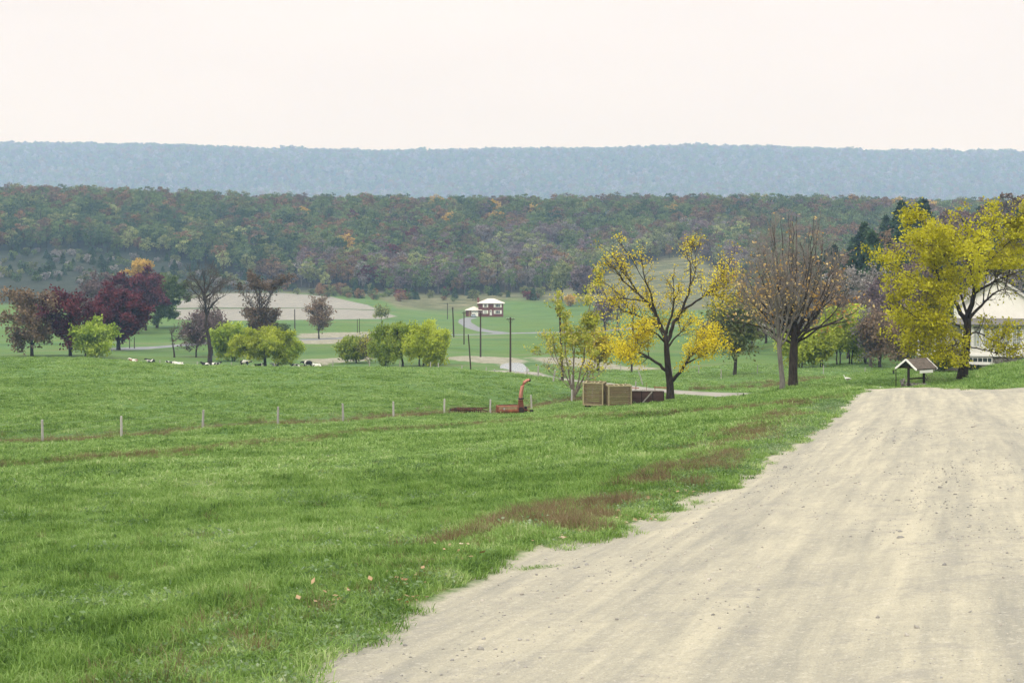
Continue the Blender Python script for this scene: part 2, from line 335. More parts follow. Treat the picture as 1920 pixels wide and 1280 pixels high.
SAND = [hits([(822, 672), (870, 668), (960, 672), (1000, 680), (960, 686), (880, 680)]), hits([(985, 672), (1060, 672), (1130, 678), (1180, 688), (1140, 694), (1060, 686), (1010, 682)]),
        hits([(560, 626), (700, 622), (712, 627), (640, 633), (560, 634)]), hits([(560, 636), (700, 633), (705, 640), (600, 645), (540, 642)]),
        hits([(560, 674), (690, 668), (700, 674), (600, 680)]), hits([(1150, 690), (1200, 684), (1235, 688), (1190, 695)])]
POND = hits([(938, 690), (945, 685), (978, 684), (985, 688), (998, 693), (985, 697), (965, 692)], y0=180)
CREEK = hits([(395, 683), (470, 683), (560, 684), (600, 681)], y0=200)
TERR = hits([(-200, 880), (130, 868), (330, 857), (500, 835), (700, 812), (900, 796), (1100, 787), (1250, 779), (1400, 766), (1500, 757)])
FENCE_PX = [(-60, 832, 75), (80, 826, 76), (228, 819, 77.5), (380, 810, 80), (521, 796, 84.5), (644, 787, 88), (738, 777, 93), (833, 772, 101), (919, 767, 108), (997, 757, 115), (1072, 750, 121), (1110, 738, 127), (1147, 734, 131), (1172, 733, 134), (1192, 735, 136)]
FENCE = np.array([((a - 960) / F * Y, Y) for a, b, Y in FENCE_PX])
def height(X, Y):
    X = np.asarray(X, float); Y = np.asarray(Y, float); z = base_h(X, Y)
    nearw = np.clip((140 - Y) / 60, 0, 1)
    z = z + (.10 * vnoise(X / 4.3, Y / 6.1, 1) + .05 * vnoise(X / 1.7, Y / 2.1, 2)) * np.clip((Y - 10) / 20, 0, 1) * nearw
    z = z + .35 * vnoise(X / 30, Y / 45, 3) * np.clip((Y - 130) / 100, 0, 1)
    z = z + 3.0 * vnoise(X / 70, Y / 60, 4) * np.clip((Y - 760) / 100, 0, 1) * np.clip((1000 - Y) / 60, 0, 1)
    z = z + 32.0 * vnoise(X / 420, Y / 330, 5) * np.clip((Y - 3500) / 400, 0, 1) * np.clip((5150 - Y) / 350, 0, 1)
    m = (Y < 95)
    if np.any(m):
        d = np.full(X.shape, -50.); d[m] = sdf(X[m], Y[m], ROAD)
        g = np.clip(d / .5 + .5, 0, 1)                          # the road lies a little lower than the turf beside it
        q = d - 3.1; q2 = d - 5.0
        z = z - .07 * g + g * (.003 * vnoise(X / .45, Y / 1.3, 8) - .03 * np.exp(-q*q/.12) - .035 * np.exp(-q2*q2/.15) + .005 * vnoise(X / 1.5, Y / 3, 9))
        t = seg_dist(X[m], Y[m], TERR); z[m] += .16 * np.exp(-t*t/1.2)
    m = (Y > 70) & (Y < 145)
    if np.any(m):
        t = seg_dist(X[m], Y[m], FENCE + np.array((0, 1.6))); z[m] -= .35 * np.exp(-t*t/2.2)
    m = (Y > 180) & (Y < 330)
    if np.any(m):
        z[m] -= .9 * np.clip(sdf(X[m], Y[m], POND) / 3 + .6, 0, 1) + 1.2 * np.exp(-(seg_dist(X[m], Y[m], CREEK) / 3.0) ** 2)
    return z
def H(x, y): return float(height(np.array([x]), np.array([y]))[0])
def G(px, Y, dz=0.0):
    x = (px - 960) / F * Y; return np.array((x, Y, H(x, Y) + dz))

pu = np.concatenate([np.linspace(-2000, -140, 50), np.arange(-100, 2021, 4.2), np.linspace(2060, 3900, 50)]); qx = (pu - 960) / F
yr = np.concatenate([np.exp(np.linspace(math.log(3), math.log(57), 150)) - 12, np.exp(np.linspace(math.log(58), math.log(180), 170)) - 12,
                     np.exp(np.linspace(math.log(181), math.log(800), 210)) - 12, np.exp(np.linspace(math.log(808), math.log(7600), 120)) - 12])
GX = qx[None, :] * (yr[:, None] + 12); GY = np.repeat(yr[:, None], len(qx), 1)
GZ = height(GX.ravel(), GY.ravel()).reshape(GX.shape)
nr, nc = GX.shape
V = np.stack([GX, GY, GZ], -1).reshape(-1, 3)
ii = (np.arange(nr - 1)[:, None] * nc + np.arange(nc - 1)[None, :]).ravel()
Q = np.stack([ii, ii + 1, ii + nc + 1, ii + nc], 1)
vx, vy = V[:, 0], V[:, 1]
vpx = 960 + F * vx / np.maximum(vy, 4)
a_road = np.full(len(V), -50., np.float32); mk = vy < 110; a_road[mk] = sdf(vx[mk], vy[mk], ROAD)
a_lane = np.full(len(V), -50., np.float32); mk = (vy > 70) & (vy < 330); a_lane[mk] = 2.3 - seg_dist(vx[mk], vy[mk], LANE)
a_far = np.full(len(V), -50., np.float32); mk = (vy > 300) & (vy < 800)
a_far[mk] = np.maximum(3.7 - seg_dist(vx[mk], vy[mk], FARROAD), 2.7 - seg_dist(vx[mk], vy[mk], DRIVE))
a_plow = np.full(len(V), -50., np.float32); a_plow[mk] = sdf(vx[mk], vy[mk], PLOUGH)
a_sand = np.full(len(V), -50., np.float32); mk = (vy > 180) & (vy < 800)
for s_ in SAND: a_sand[mk] = np.maximum(a_sand[mk], sdf(vx[mk], vy[mk], s_))
mk = (vy > 190) & (vy < 320); bank = 3.4 - seg_dist(vx[mk], vy[mk], CREEK); a_bank = np.full(len(V), -50., np.float32); a_bank[mk] = bank
a_dry = np.full(len(V), 0., np.float32)
mk = vy < 160
a_dry[mk] = np.maximum(.75 * np.exp(-(seg_dist(vx[mk], vy[mk], TERR + np.array((0, -.7))) / 1.1) ** 2), .95 * np.exp(-(seg_dist(vx[mk], vy[mk], FENCE + np.array((0, 1.6))) / 1.5) ** 2))
a_dry[mk] = np.maximum(a_dry[mk], .5 * np.exp(-((a_road[mk] + .15) / .3) ** 2))
# grassy hillside (fallow, grey green) behind the house and up the ridge; forest floor beyond
base_y = np.interp(vpx, [-900, 130, 330, 500, 700, 745, 850, 960, 1100, 1250, 1500, 2000], [560, 590, 610, 700, 705, 640, 645, 690, 680, 600, 560, 600])
a_fal = np.clip((vy - base_y) / 25, 0, 1).astype(np.float32)
forest_y = np.interp(vpx, [-900, 130, 300, 450, 560, 700, 850, 1000, 1080, 1150, 1300, 1420, 1500, 1620, 2000], [860, 860, 850, 800, 745, 735, 735, 735, 770, 830, 870, 700, 330, 285, 255])
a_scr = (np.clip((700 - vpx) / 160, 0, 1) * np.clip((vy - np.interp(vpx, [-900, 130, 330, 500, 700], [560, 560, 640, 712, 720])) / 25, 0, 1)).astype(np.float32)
a_for = np.clip((vy - forest_y) / 12, 0, 1).astype(np.float32)
# ground material
def ground_mat():
    m, N, L = nodemat('ground_cover'); g = N.new('ShaderNodeNewGeometry'); P = g.outputs['Position']
    def attr(n): a = N.new('ShaderNodeAttribute'); a.attribute_name = n; return a.outputs['Fac']
    n_big = noise(N, L, P, .055, 3); n_mid = noise(N, L, P, .5, 4); n_fine = noise(N, L, P, 5, 5, .7); n_tiny = noise(N, L, P, 38, 4, .7)
    mpn = N.new('ShaderNodeMapping'); mpn.inputs['Scale'].default_value = (.35, 1.0, 1); L.new(P, mpn.inputs[0]); n_str = noise(N, L, mpn.outputs[0], 1.1, 4, .65)
    f = math_(N, L, 'ADD', math_(N, L, 'MULTIPLY', n_fine, .5), math_(N, L, 'MULTIPLY', n_str, .5))
    gr = rampn(N, L, f, [(.3, (.035, .075, .018)), (.5, (.09, .16, .036)), (.72, (.165, .255, .065))])
    gr = mixc(N, L, mrange(N, L, n_big, .35, .68), gr, (.09, .17, .055))
    gr2 = mixc(N, L, mrange(N, L, n_mid, .5, .75, 0, .35), gr, (.14, .16, .06))
    mpb = N.new('ShaderNodeMapping'); mpb.inputs['Scale'].default_value = (.35, 1.0, 1); L.new(P, mpb.inputs[0]); sepp = N.new('ShaderNodeSeparateXYZ'); L.new(P, sepp.inputs[0])
    farw = mrange(N, L, sepp.outputs['Y'], 130, 230); pat = noise(N, L, mpb.outputs[0], .045, 6, .72)
    gr2 = mixc(N, L, math_(N, L, 'MULTIPLY', farw, mrange(N, L, pat, .52, .68, 0, .75)), gr2, (.15, .16, .075))
    gr2 = mixc(N, L, math_(N, L, 'MULTIPLY', farw, mrange(N, L, pat, .5, .34, 0, .7)), gr2, (.04, .095, .035))
    dry = rampn(N, L, n_fine, [(.3, (.07, .055, .028)), (.55, (.16, .125, .06)), (.75, (.24, .2, .1))])
    dn = math_(N, L, 'ADD', attr('dry'), math_(N, L, 'MULTIPLY', math_(N, L, 'SUBTRACT', n_fine, .5), 1.3))
    c = mixc(N, L, mrange(N, L, dn, .3, .75, 0, .85), gr2, dry)
    fal = rampn(N, L, noise(N, L, mpb.outputs[0], .16, 7, .78), [(.36, (.05, .065, .035)), (.5, (.115, .125, .065)), (.64, (.23, .21, .13))])
    c = mixc(N, L, attr('fallow'), c, fal)
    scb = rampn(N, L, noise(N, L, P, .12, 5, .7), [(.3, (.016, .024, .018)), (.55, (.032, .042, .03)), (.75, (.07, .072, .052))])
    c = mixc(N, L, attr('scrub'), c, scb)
    flo = rampn(N, L, n_mid, [(.3, (.02, .022, .014)), (.7, (.055, .045, .03))])
    c = mixc(N, L, attr('forest'), c, flo)
    def band(name, w, amp, col_, nz):
        nonlocal c
        d = math_(N, L, 'ADD', attr(name), math_(N, L, 'MULTIPLY', math_(N, L, 'SUBTRACT', nz, .5), amp))
        fac = mrange(N, L, d, -w, w); c = mixc(N, L, fac, c, col_); return fac
    sand = rampn(N, L, noise(N, L, P, .6, 6, .75), [(.35, (.14, .15, .09)), (.5, (.25, .24, .185)), (.66, (.37, .355, .29))])
    band('sand', 1.0, 9.0, sand, noise(N, L, P, .3, 4, .6))
    wv = N.new('ShaderNodeTexWave'); wv.inputs['Scale'].default_value = .12; wv.inputs['Distortion'].default_value = 1.5; L.new(P, wv.inputs['Vector'])
    plo = mixc(N, L, math_(N, L, 'MULTIPLY', wv.outputs['Fac'], .35), rampn(N, L, noise(N, L, P, .25, 5, .7), [(.3, (.205, .2, .175)), (.7, (.31, .3, .27))]), (.2, .195, .17))
    # a green strip through the ploughed field
    band('plough', .8, 2.0, plo, n_mid)
    band('strip', .5, 1.5, (.06, .1, .04), n_mid)
    band('bank', .6, 4.0, (.06, .045, .035), noise(N, L, P, .4, 4))
    band('asphalt', .3, .5, rampn(N, L, n_mid, [(.3, (.16, .17, .185)), (.7, (.24, .25, .265))]), n_mid)
    band('lane', .5, 1.6, rampn(N, L, n_mid, [(.3, (.2, .19, .17)), (.7, (.36, .34, .3))]), n_fine)
    # gravel road
    sp = N.new('ShaderNodeSeparateXYZ'); L.new(P, sp.inputs[0]); cbn = N.new('ShaderNodeCombineXYZ'); L.new(attr('lat'), cbn.inputs[0]); L.new(math_(N, L, 'MULTIPLY', sp.outputs['Y'], .03), cbn.inputs[1])
    tr1 = noise(N, L, cbn.outputs[0], 1.5, 6, .62); tr2 = noise(N, L, P, .7, 6, .7)
    cb2 = N.new('ShaderNodeCombineXYZ'); L.new(attr('lat'), cb2.inputs[0]); L.new(math_(N, L, 'MULTIPLY', sp.outputs['Y'], .1), cb2.inputs[1])
    tr3 = noise(N, L, cb2.outputs[0], 5, 5, .7)
    tracks = math_(N, L, 'ADD', math_(N, L, 'ADD', math_(N, L, 'MULTIPLY', tr1, .5), math_(N, L, 'MULTIPLY', tr3, .32)), math_(N, L, 'MULTIPLY', tr2, .18))
    vor = N.new('ShaderNodeTexVoronoi'); vor.inputs['Scale'].default_value = 42; L.new(P, vor.inputs['Vector'])
    vor2 = N.new('ShaderNodeTexVoronoi'); vor2.inputs['Scale'].default_value = 15; L.new(P, vor2.inputs['Vector'])
    grc = rampn(N, L, tracks, [(.39, (.25, .243, .205)), (.49, (.345, .325, .255)), (.59, (.45, .415, .31))])
    grc = mixc(N, L, mrange(N, L, noise(N, L, P, 2.2, 6, .75), .5, .66, 0, .55), grc, (.26, .25, .22))
    st = math_(N, L, 'MULTIPLY', mrange(N, L, vor.outputs['Distance'], .12, .3, 1, 0), mrange(N, L, noise(N, L, P, 3.5, 4), .45, .62))
    grc = mixc(N, L, math_(N, L, 'MULTIPLY', st, .85), grc, mixc(N, L, vor.outputs['Color'], (.16, .155, .15), (.5, .47, .42)))
    n14 = noise(N, L, P, 13, 5, .75); n60 = noise(N, L, P, 70, 3, .7)
    grc = mixc(N, L, mrange(N, L, n14, .54, .68, 0, .4), grc, (.23, .22, .19))
    grc = mixc(N, L, mrange(N, L, n14, .46, .34, 0, .35), grc, (.56, .52, .42))
    grc = mixc(N, L, mrange(N, L, n60, .52, .68, 0, .6), grc, (.2, .19, .165))
    grc = mixc(N, L, mrange(N, L, n_tiny, .56, .72, 0, .6), grc, (.58, .54, .45))
    rd = math_(N, L, 'ADD', attr('road'), math_(N, L, 'ADD', math_(N, L, 'MULTIPLY', math_(N, L, 'SUBTRACT', noise(N, L, P, 1.6, 5, .65), .5), .3), math_(N, L, 'MULTIPLY', math_(N, L, 'SUBTRACT', n_fine, .5), .35)))
    rf = mrange(N, L, rd, -.08, .12); c = mixc(N, L, rf, c, grc)
    hgt = math_(N, L, 'ADD', math_(N, L, 'MULTIPLY', n_fine, .45), math_(N, L, 'MULTIPLY', n_tiny, .4))
    hgt = math_(N, L, 'ADD', hgt, math_(N, L, 'MULTIPLY', st, .25))
    return finish(m, N, L, c, .93, hgt, .55, .06, .12)
M['ground'] = ground_mat()
a_strip = np.full(len(V), -50., np.float32); mk = (vy > 400) & (vy < 800); a_strip[mk] = 3.0 - seg_dist(vx[mk], vy[mk], hits([(325, 579), (450, 578), (600, 578), (700, 581), (735, 583)]))
rl_ = np.vstack([[(-1.75, 4)], road_left]); a_lat = (vx - np.polyval(np.polyfit(rl_[:, 1], rl_[:, 0], 2), np.clip(vy, 0, 85))).astype(np.float32)
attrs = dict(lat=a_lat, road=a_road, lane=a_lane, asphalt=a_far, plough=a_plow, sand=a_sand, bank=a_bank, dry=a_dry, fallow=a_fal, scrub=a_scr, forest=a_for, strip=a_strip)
# smooth normals of the whole sheet, kept when it is cut into regions
dzr = np.zeros((nr, nc, 3)); P3 = V.reshape(nr, nc, 3)
du = np.empty_like(P3); du[:, 1:-1] = P3[:, 2:] - P3[:, :-2]; du[:, 0] = P3[:, 1] - P3[:, 0]; du[:, -1] = P3[:, -1] - P3[:, -2]
dv = np.empty_like(P3); dv[1:-1] = P3[2:] - P3[:-2]; dv[0] = P3[1] - P3[0]; dv[-1] = P3[-1] - P3[-2]
NRM = np.cross(du, dv).reshape(-1, 3); NRM /= np.linalg.norm(NRM, axis=1)[:, None]
fc = V[Q].mean(1); fa = {k: v[Q].mean(1) for k, v in attrs.items()}
reg = np.zeros(len(Q), int)
reg[fc[:, 1] > 1100] = 8
reg[(fa['forest'] > .5) & (fc[:, 1] <= 1100)] = 7
reg[(fa['fallow'] > .5) & (fa['forest'] <= .5)] = 6
reg[fa['sand'] > 0] = 5
reg[fa['plough'] > 0] = 4
reg[fa['asphalt'] > 0] = 3
reg[fa['lane'] > 0] = 2
reg[fa['road'] > 0] = 1
NAMES = ['pasture', 'gravel_road', 'farm_lane', 'valley_road', 'ploughed_field', 'sand_bank', 'fallow_hillside', 'wooded_ridge', 'distant_ridge']
LBL = ['rolling green pasture sloping down to the valley floor', 'pale gravel road running down the hill on the right', 'grey farm lane curving behind the wooden wagons', 'grey paved valley road and driveway in front of the brick house',
       'pale ploughed field below the wooded ridge', 'bare sandy patches beside the creek', 'rough grey green hillside below the woods', 'ground of the near wooded ridge', 'ground of the far blue ridge']
for k in range(9):
    f = Q[reg == k]
    if not len(f): continue
    used, inv = np.unique(f, return_inverse=True)
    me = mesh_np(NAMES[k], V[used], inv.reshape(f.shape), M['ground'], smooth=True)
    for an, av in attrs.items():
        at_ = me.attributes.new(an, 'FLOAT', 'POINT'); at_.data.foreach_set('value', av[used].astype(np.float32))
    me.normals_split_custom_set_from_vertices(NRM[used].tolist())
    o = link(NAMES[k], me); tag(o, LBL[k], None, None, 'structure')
# pond and creek
def water_mat():
    m, N, L = nodemat('pond_water'); g = N.new('ShaderNodeNewGeometry')
    return finish(m, N, L, (.5, .52, .54), .12, noise(N, L, g.outputs['Position'], 3, 3), .02, .02, .8)
M['water'] = water_mat()
def water(name, P, dz, label):
    c = P.mean(0); z = max(base_h(c[0], c[1]) - .45 + dz, -99); Pb = c + (P - c) * 1.12
    for _ in range(3): Qb = np.roll(Pb, -1, 0); Pb = np.stack([.75 * Pb + .25 * Qb, .25 * Pb + .75 * Qb], 1).reshape(-1, 2)
    mb = MB().poly([(x, y, z) for x, y in Pb]); o = mb.build(name, M['water']); tag(o, label, None, None, 'structure'); return o
water('pond', POND, .25, 'small pale pond beside the utility pole in the valley')
cr_p = np.vstack([CREEK + np.array((0, -1.2)), (CREEK + np.array((0, 1.2)))[::-1]])
zc = [base_h(x, y) - .75 for x, y in CREEK]; mb = MB()
for i in range(len(CREEK) - 1):
    (x0, y0), (x1, y1) = CREEK[i], CREEK[i + 1]; mb.poly([(x0, y0 - 1.6, zc[i]), (x1, y1 - 1.6, zc[i+1]), (x1, y1 + 1.6, zc[i+1]), (x0, y0 + 1.6, zc[i])])
tag(mb.build('creek', M['water']), 'narrow creek behind the grazing cows', None, None, 'structure')

# ------------------------------------------------------------------ scatter by geometry nodes (for uncountable stuff)
def source_coll(name, meshes):
    c = bpy.data.collections.new(name)
    for i, me in enumerate(meshes):
        o = bpy.data.objects.new('%s_%02d' % (name, i), me); c.objects.link(o)
    return c
def scatter(name, P, S, rotv, idx, coll, label):
    n = len(P); me = bpy.data.meshes.new(name); me.vertices.add(n); me.vertices.foreach_set('co', np.asarray(P, np.float32).ravel())
    a = me.attributes.new('scl', 'FLOAT_VECTOR', 'POINT'); S = np.asarray(S, np.float32)
    if S.ndim == 1: S = np.repeat(S[:, None], 3, 1)
    a.data.foreach_set('vector', S.ravel())
    a = me.attributes.new('rotv', 'FLOAT_VECTOR', 'POINT'); a.data.foreach_set('vector', np.asarray(rotv, np.float32).ravel())
    a = me.attributes.new('idx', 'INT', 'POINT'); a.data.foreach_set('value', np.asarray(idx, np.int32))
    ng = bpy.data.node_groups.new(name + '_nodes', 'GeometryNodeTree')
    ng.interface.new_socket('Geometry', in_out='INPUT', socket_type='NodeSocketGeometry'); ng.interface.new_socket('Geometry', in_out='OUTPUT', socket_type='NodeSocketGeometry')
    N = ng.nodes; L = ng.links; gi = N.new('NodeGroupInput'); go = N.new('NodeGroupOutput'); ip = N.new('GeometryNodeInstanceOnPoints'); ci = N.new('GeometryNodeCollectionInfo')
    ci.inputs['Collection'].default_value = coll; ci.inputs['Separate Children'].default_value = True; ci.inputs['Reset Children'].default_value = True
    def na(nm, t): x = N.new('GeometryNodeInputNamedAttribute'); x.data_type = t; x.inputs['Name'].default_value = nm; return [q for q in x.outputs if q.enabled and q.name == 'Attribute'][0]
    L.new(gi.outputs[0], ip.inputs['Points']); L.new(ci.outputs[0], ip.inputs['Instance']); ip.inputs['Pick Instance'].default_value = True
    L.new(na('idx', 'INT'), ip.inputs['Instance Index']); L.new(na('rotv', 'FLOAT_VECTOR'), ip.inputs['Rotation']); L.new(na('scl', 'FLOAT_VECTOR'), ip.inputs['Scale'])
    L.new(ip.outputs[0], go.inputs[0])
    o = link(name, me); md = o.modifiers.new('scatter', 'NODES'); md.node_group = ng
    return tag(o, label, None, None, 'stuff')

# ------------------------------------------------------------------ trees
def tubes_np(lst):
    """lst of (pts (n,3), radii (n,), sides) -> V, Q"""
    VV, QQ = [], []; n0 = 0
    for pts, rad, k in lst:
        pts = np.asarray(pts, float); n = len(pts); d = np.empty_like(pts); d[1:-1] = pts[2:] - pts[:-2]; d[0] = pts[1] - pts[0]; d[-1] = pts[-1] - pts[-2]
        d /= np.linalg.norm(d, axis=1)[:, None] + 1e-9
        up = np.array((.13, .97, .2)); u = np.cross(d, up); u /= np.linalg.norm(u, axis=1)[:, None] + 1e-9; v = np.cross(u, d)
        t = np.arange(k) * 2 * math.pi / k
        ring = pts[:, None] + np.asarray(rad)[:, None, None] * (np.cos(t)[None, :, None] * u[:, None] + np.sin(t)[None, :, None] * v[:, None])
        VV.append(ring.reshape(-1, 3)); a = (np.arange(n - 1)[:, None] * k + np.arange(k)[None]).ravel(); b = (np.arange(n - 1)[:, None] * k + (np.arange(k)[None] + 1) % k).ravel()
        QQ.append(np.stack([a, b, b + k, a + k], 1) + n0); n0 += n * k
    return np.concatenate(VV), np.concatenate(QQ)
def leaves_np(C, size, rng, aspect=1.5, up=.35, droop=0.0):
    n = len(C); a = rng.normal(size=(n, 3)); a[:, 2] -= droop * 2.2; a /= np.linalg.norm(a, axis=1)[:, None]
    b = rng.normal(size=(n, 3)); b[:, 2] += 0; b -= a * (a * b).sum(1)[:, None]; b /= np.linalg.norm(b, axis=1)[:, None]
    s = size * rng.uniform(.6, 1.35, n)[:, None]; a = a * s * .5 * aspect; b = b * s * .5
    V = np.stack([C - a, C + b * .9 - a * .1, C + a, C - b * .9 - a * .1], 1).reshape(-1, 3)
    return V, np.arange(4 * n).reshape(n, 4)
def bez(p0, p1, p2, n):
    t = np.linspace(0, 1, n)[:, None]; return (1-t)**2 * p0 + 2*t*(1-t) * p1 + t*t * p2
def wig(P, amp, rng):
    P = P.copy(); L = np.linalg.norm(P[-1] - P[0]); P[1:-1] += rng.normal(size=(len(P) - 2, 3)) * amp * L; return P
def along(P, t):
    n = len(P) - 1; i = min(int(t * n), n - 1); f = t * n - i; return P[i] * (1 - f) + P[i+1] * f
def tree_geo(rng, trunk, tr, limbs, twigs=8, sub=4, twig_len=(.8, 2.0), leaf_n=6, leaf=.25, spread=.5, droop=0.0, upb=.4, fine=.014, lob=None, twig_r=.035, aspect=1.5, tmin=.25, leaf_fn=None):
    """trunk: polyline, tr: radii, limbs: list of (polyline, r0, r1). twigs grow on limbs, twiglets on twigs, leaves round the twiglets"""
    T = [(np.asarray(trunk, float), tr, 9)]; LC = []; TW = []
    for P, r0, r1 in limbs:
        P = np.asarray(P, float); n = len(P); T.append((P, np.linspace(r0, r1, n), 6 if r0 > .08 else 5)); Ld = np.linalg.norm(P[-1] - P[0])
        for k in range(twigs):
            t = tmin + (1 - tmin) * (k + rng.rand()) / twigs; b = along(P, t); ax = P[min(int(t * (n - 1)) + 1, n - 1)] - P[int(t * (n - 1) * .999)]; ax /= np.linalg.norm(ax) + 1e-9
            d = rng.normal(size=3) * .8 + ax * .8 + np.array((0, 0, upb)); d /= np.linalg.norm(d); l = rng.uniform(*twig_len) * (1.15 - .45 * t)
            p1 = b + d * l * .5; p2 = b + d * l + np.array((0, 0, (upb * .35 - droop * 1.1) * l)); B = wig(bez(b, p1, p2, 5), .03, rng); rr = min(twig_r, (r0 + (r1 - r0) * t) * .7)
            TW.append((B, np.linspace(rr, fine, 5), 4))
            for j in range(sub):
                t2 = .3 + .7 * (j + rng.rand()) / sub; b2 = along(B, t2); d2 = rng.normal(size=3) * .75 + d * .8 + np.array((0, 0, upb * .6 - droop * 1.6)); d2 /= np.linalg.norm(d2); l2 = l * rng.uniform(.3, .6)
                e2 = b2 + d2 * l2; mid = (b2 + e2) / 2 + np.array((0, 0, .05 * l2)); TW.append((np.stack([b2, mid, e2]), (fine, fine * .9, fine * .55), 3))
                LC.append(np.stack([mid, e2]))
    LC = np.array(LC).reshape(-1, 2, 3) if LC else np.zeros((0, 2, 3)); V, Q = tubes_np(T); V2, Q2 = tubes_np(TW)
    if leaf_n > 0 and len(LC):
        n = max(1, int(len(LC) * leaf_n)); i = rng.randint(0, len(LC), n) if leaf_n < 1 else np.repeat(np.arange(len(LC)), int(leaf_n)); t = rng.rand(len(i))[:, None]
        C = LC[i, 0] * (1 - t) + LC[i, 1] * t + rng.normal(size=(len(i), 3)) * spread * np.array((1, 1, .8)); C[:, 2] -= droop * np.abs(rng.normal(size=len(i))) * spread
        if leaf_fn is not None: C = C[leaf_fn(C)]
        LV, LQ = leaves_np(C, leaf, rng, aspect, droop=droop)
    else: LV, LQ = np.zeros((0, 3)), np.zeros((0, 4), int)
    return (V, Q, V2, Q2), (LV, LQ)
def auto_limbs(rng, H_, th, cx, rx, z0, z1, n, r0, lean=0.0, vase=.5, n_pts=6, double=1):
    """limbs from the trunk out to lobes of a crown with half width rx between heights z0 and z1"""
    out = []; zc = (z0 + z1) / 2; rz = (z1 - z0) / 2; ga = rng.rand() * 6
    for k in range(n):
        h = -1 + 2 * (k + .5) / n; h = h * .9 + rng.uniform(-.18, .18); h = max(-.95, min(.95, h)); a = ga + k * 2.39996 + rng.uniform(-.4, .4); rr = math.sqrt(max(0.05, 1 - h * h)) * rng.uniform(.55, 1.08)
        e = np.array((cx + rx * rr * math.cos(a), rx * rr * math.sin(a), zc + rz * h))
        f = min(.95, max(0, (e[2] - rz * vase * 1.3 - th) / max(.1, z1 - th))) * .85
        b = np.array((lean * (th + f * (z1 - th)) / H_ + cx * f, 0, th * rng.uniform(.85, 1.05) + f * (z1 - th)))
        mid = (b + e) / 2 + np.array((0, 0, -.0 + .18 * rz * (1 if e[2] > b[2] else .8))); mid[:2] += (e[:2] - b[:2]) * .12
        P = wig(bez(b, mid, e, n_pts), .025, rng); rl = r0 * rng.uniform(.32, .5) * (1 - .5 * f); out.append((P, rl, .03))
        if double:
            t = rng.uniform(.35, .6); q = along(P, t); e2 = e + rng.normal(size=3) * np.array((rx, rx, rz)) * .33; out.append((wig(bez(q, (q + e2) / 2 + (0, 0, .1 * rz), e2, 5), .025, rng), rl * .5, .02))
    return out
def tree_obj(name, label, base, wood, leaves, mw, ml, group=None, rz=0.0, ht_pale=False):
    t = empty(name, base, rz, label, 'tree' if 'shrub' not in name else 'shrub', group)
    link('trunk', mesh_np('trunk', wood[0], wood[1], mw, smooth=True), t); link('twigs', mesh_np('twigs', wood[2], wood[3], M['twig_pale'] if ht_pale else M['twig'] if mw is not M['bark'] else M['bark_mid'], smooth=True), t)
    if len(leaves[0]): link('crown', mesh_np('crown', leaves[0], leaves[1], ml), t)
    return t
def vtree(name, label, px, py, Y, ht, wd, ml, seed, th=.25, n=12, z0=.25, cx=0.0, leaf=.3, leaf_n=8, spread=.55, twigs=7, sub=4, tl=(.9, 2.2), droop=0.0, upb=.35, r0=None, mw='bark', lean=0.0, group=None, vase=.5, fine=.02, aspect=1.5, tmin=.25, leaf_fn=None, stems=1):
    """a tree of the valley from its base pixel, distance, and its height and width in photograph pixels"""
    b = G(px, Y); hm = ht * Y / F; wm = wd * Y / F; rng = np.random.RandomState(seed); r0 = r0 or hm * .022; cxm = cx * Y / F; W, Lf = [], []
    for s in range(stems):
        ox = 0 if stems == 1 else (s - (stems - 1) / 2) * wm * .08; oy = 0 if stems == 1 else rng.uniform(-.5, .5); spread_x = 0 if stems == 1 else (s - (stems - 1) / 2) * wm * .3
        w_ = wm if stems == 1 else wm * .55; c = cxm + spread_x
        top = np.array((lean * Y / F + c * .7, 0, hm * (.9 if n > 5 else .8))); tk = wig(bez(np.array((ox, oy, -.3)), np.array((ox + c * .1 + lean * Y / F * .3, oy, hm * .5)), top + (0, oy, 0), 9), .008, rng)
        tr = r0 * np.array([1.35, 1.0, .9, .75, .6, .45, .3, .2, .1]) * (1 if stems == 1 else .7)
        li = auto_limbs(rng, hm, th * hm, c, w_ / 2 * .92, z0 * hm + .12 * hm, hm * .93, n, r0, lean * Y / F, vase)
        li = [(P + np.array((ox, oy, 0)) * np.linspace(1, 0, len(P))[:, None], a, q) for P, a, q in li]
        w, l = tree_geo(rng, tk, tr, li, twigs, sub, tl, leaf_n, leaf, spread, droop, upb, fine, aspect=aspect, tmin=tmin, leaf_fn=leaf_fn); W.append(w); Lf.append(l)
    def cat(A):
        Vs, Qs, k = [], [], 0
        for v, q in A: Vs.append(v); Qs.append(q + k); k += len(v)
        return np.concatenate(Vs), np.concatenate(Qs)
    w1 = cat([(a[0], a[1]) for a in W]); w2 = cat([(a[2], a[3]) for a in W]); return tree_obj(name, label, b, w1 + w2, cat(Lf), M[mw], M[ml], group)

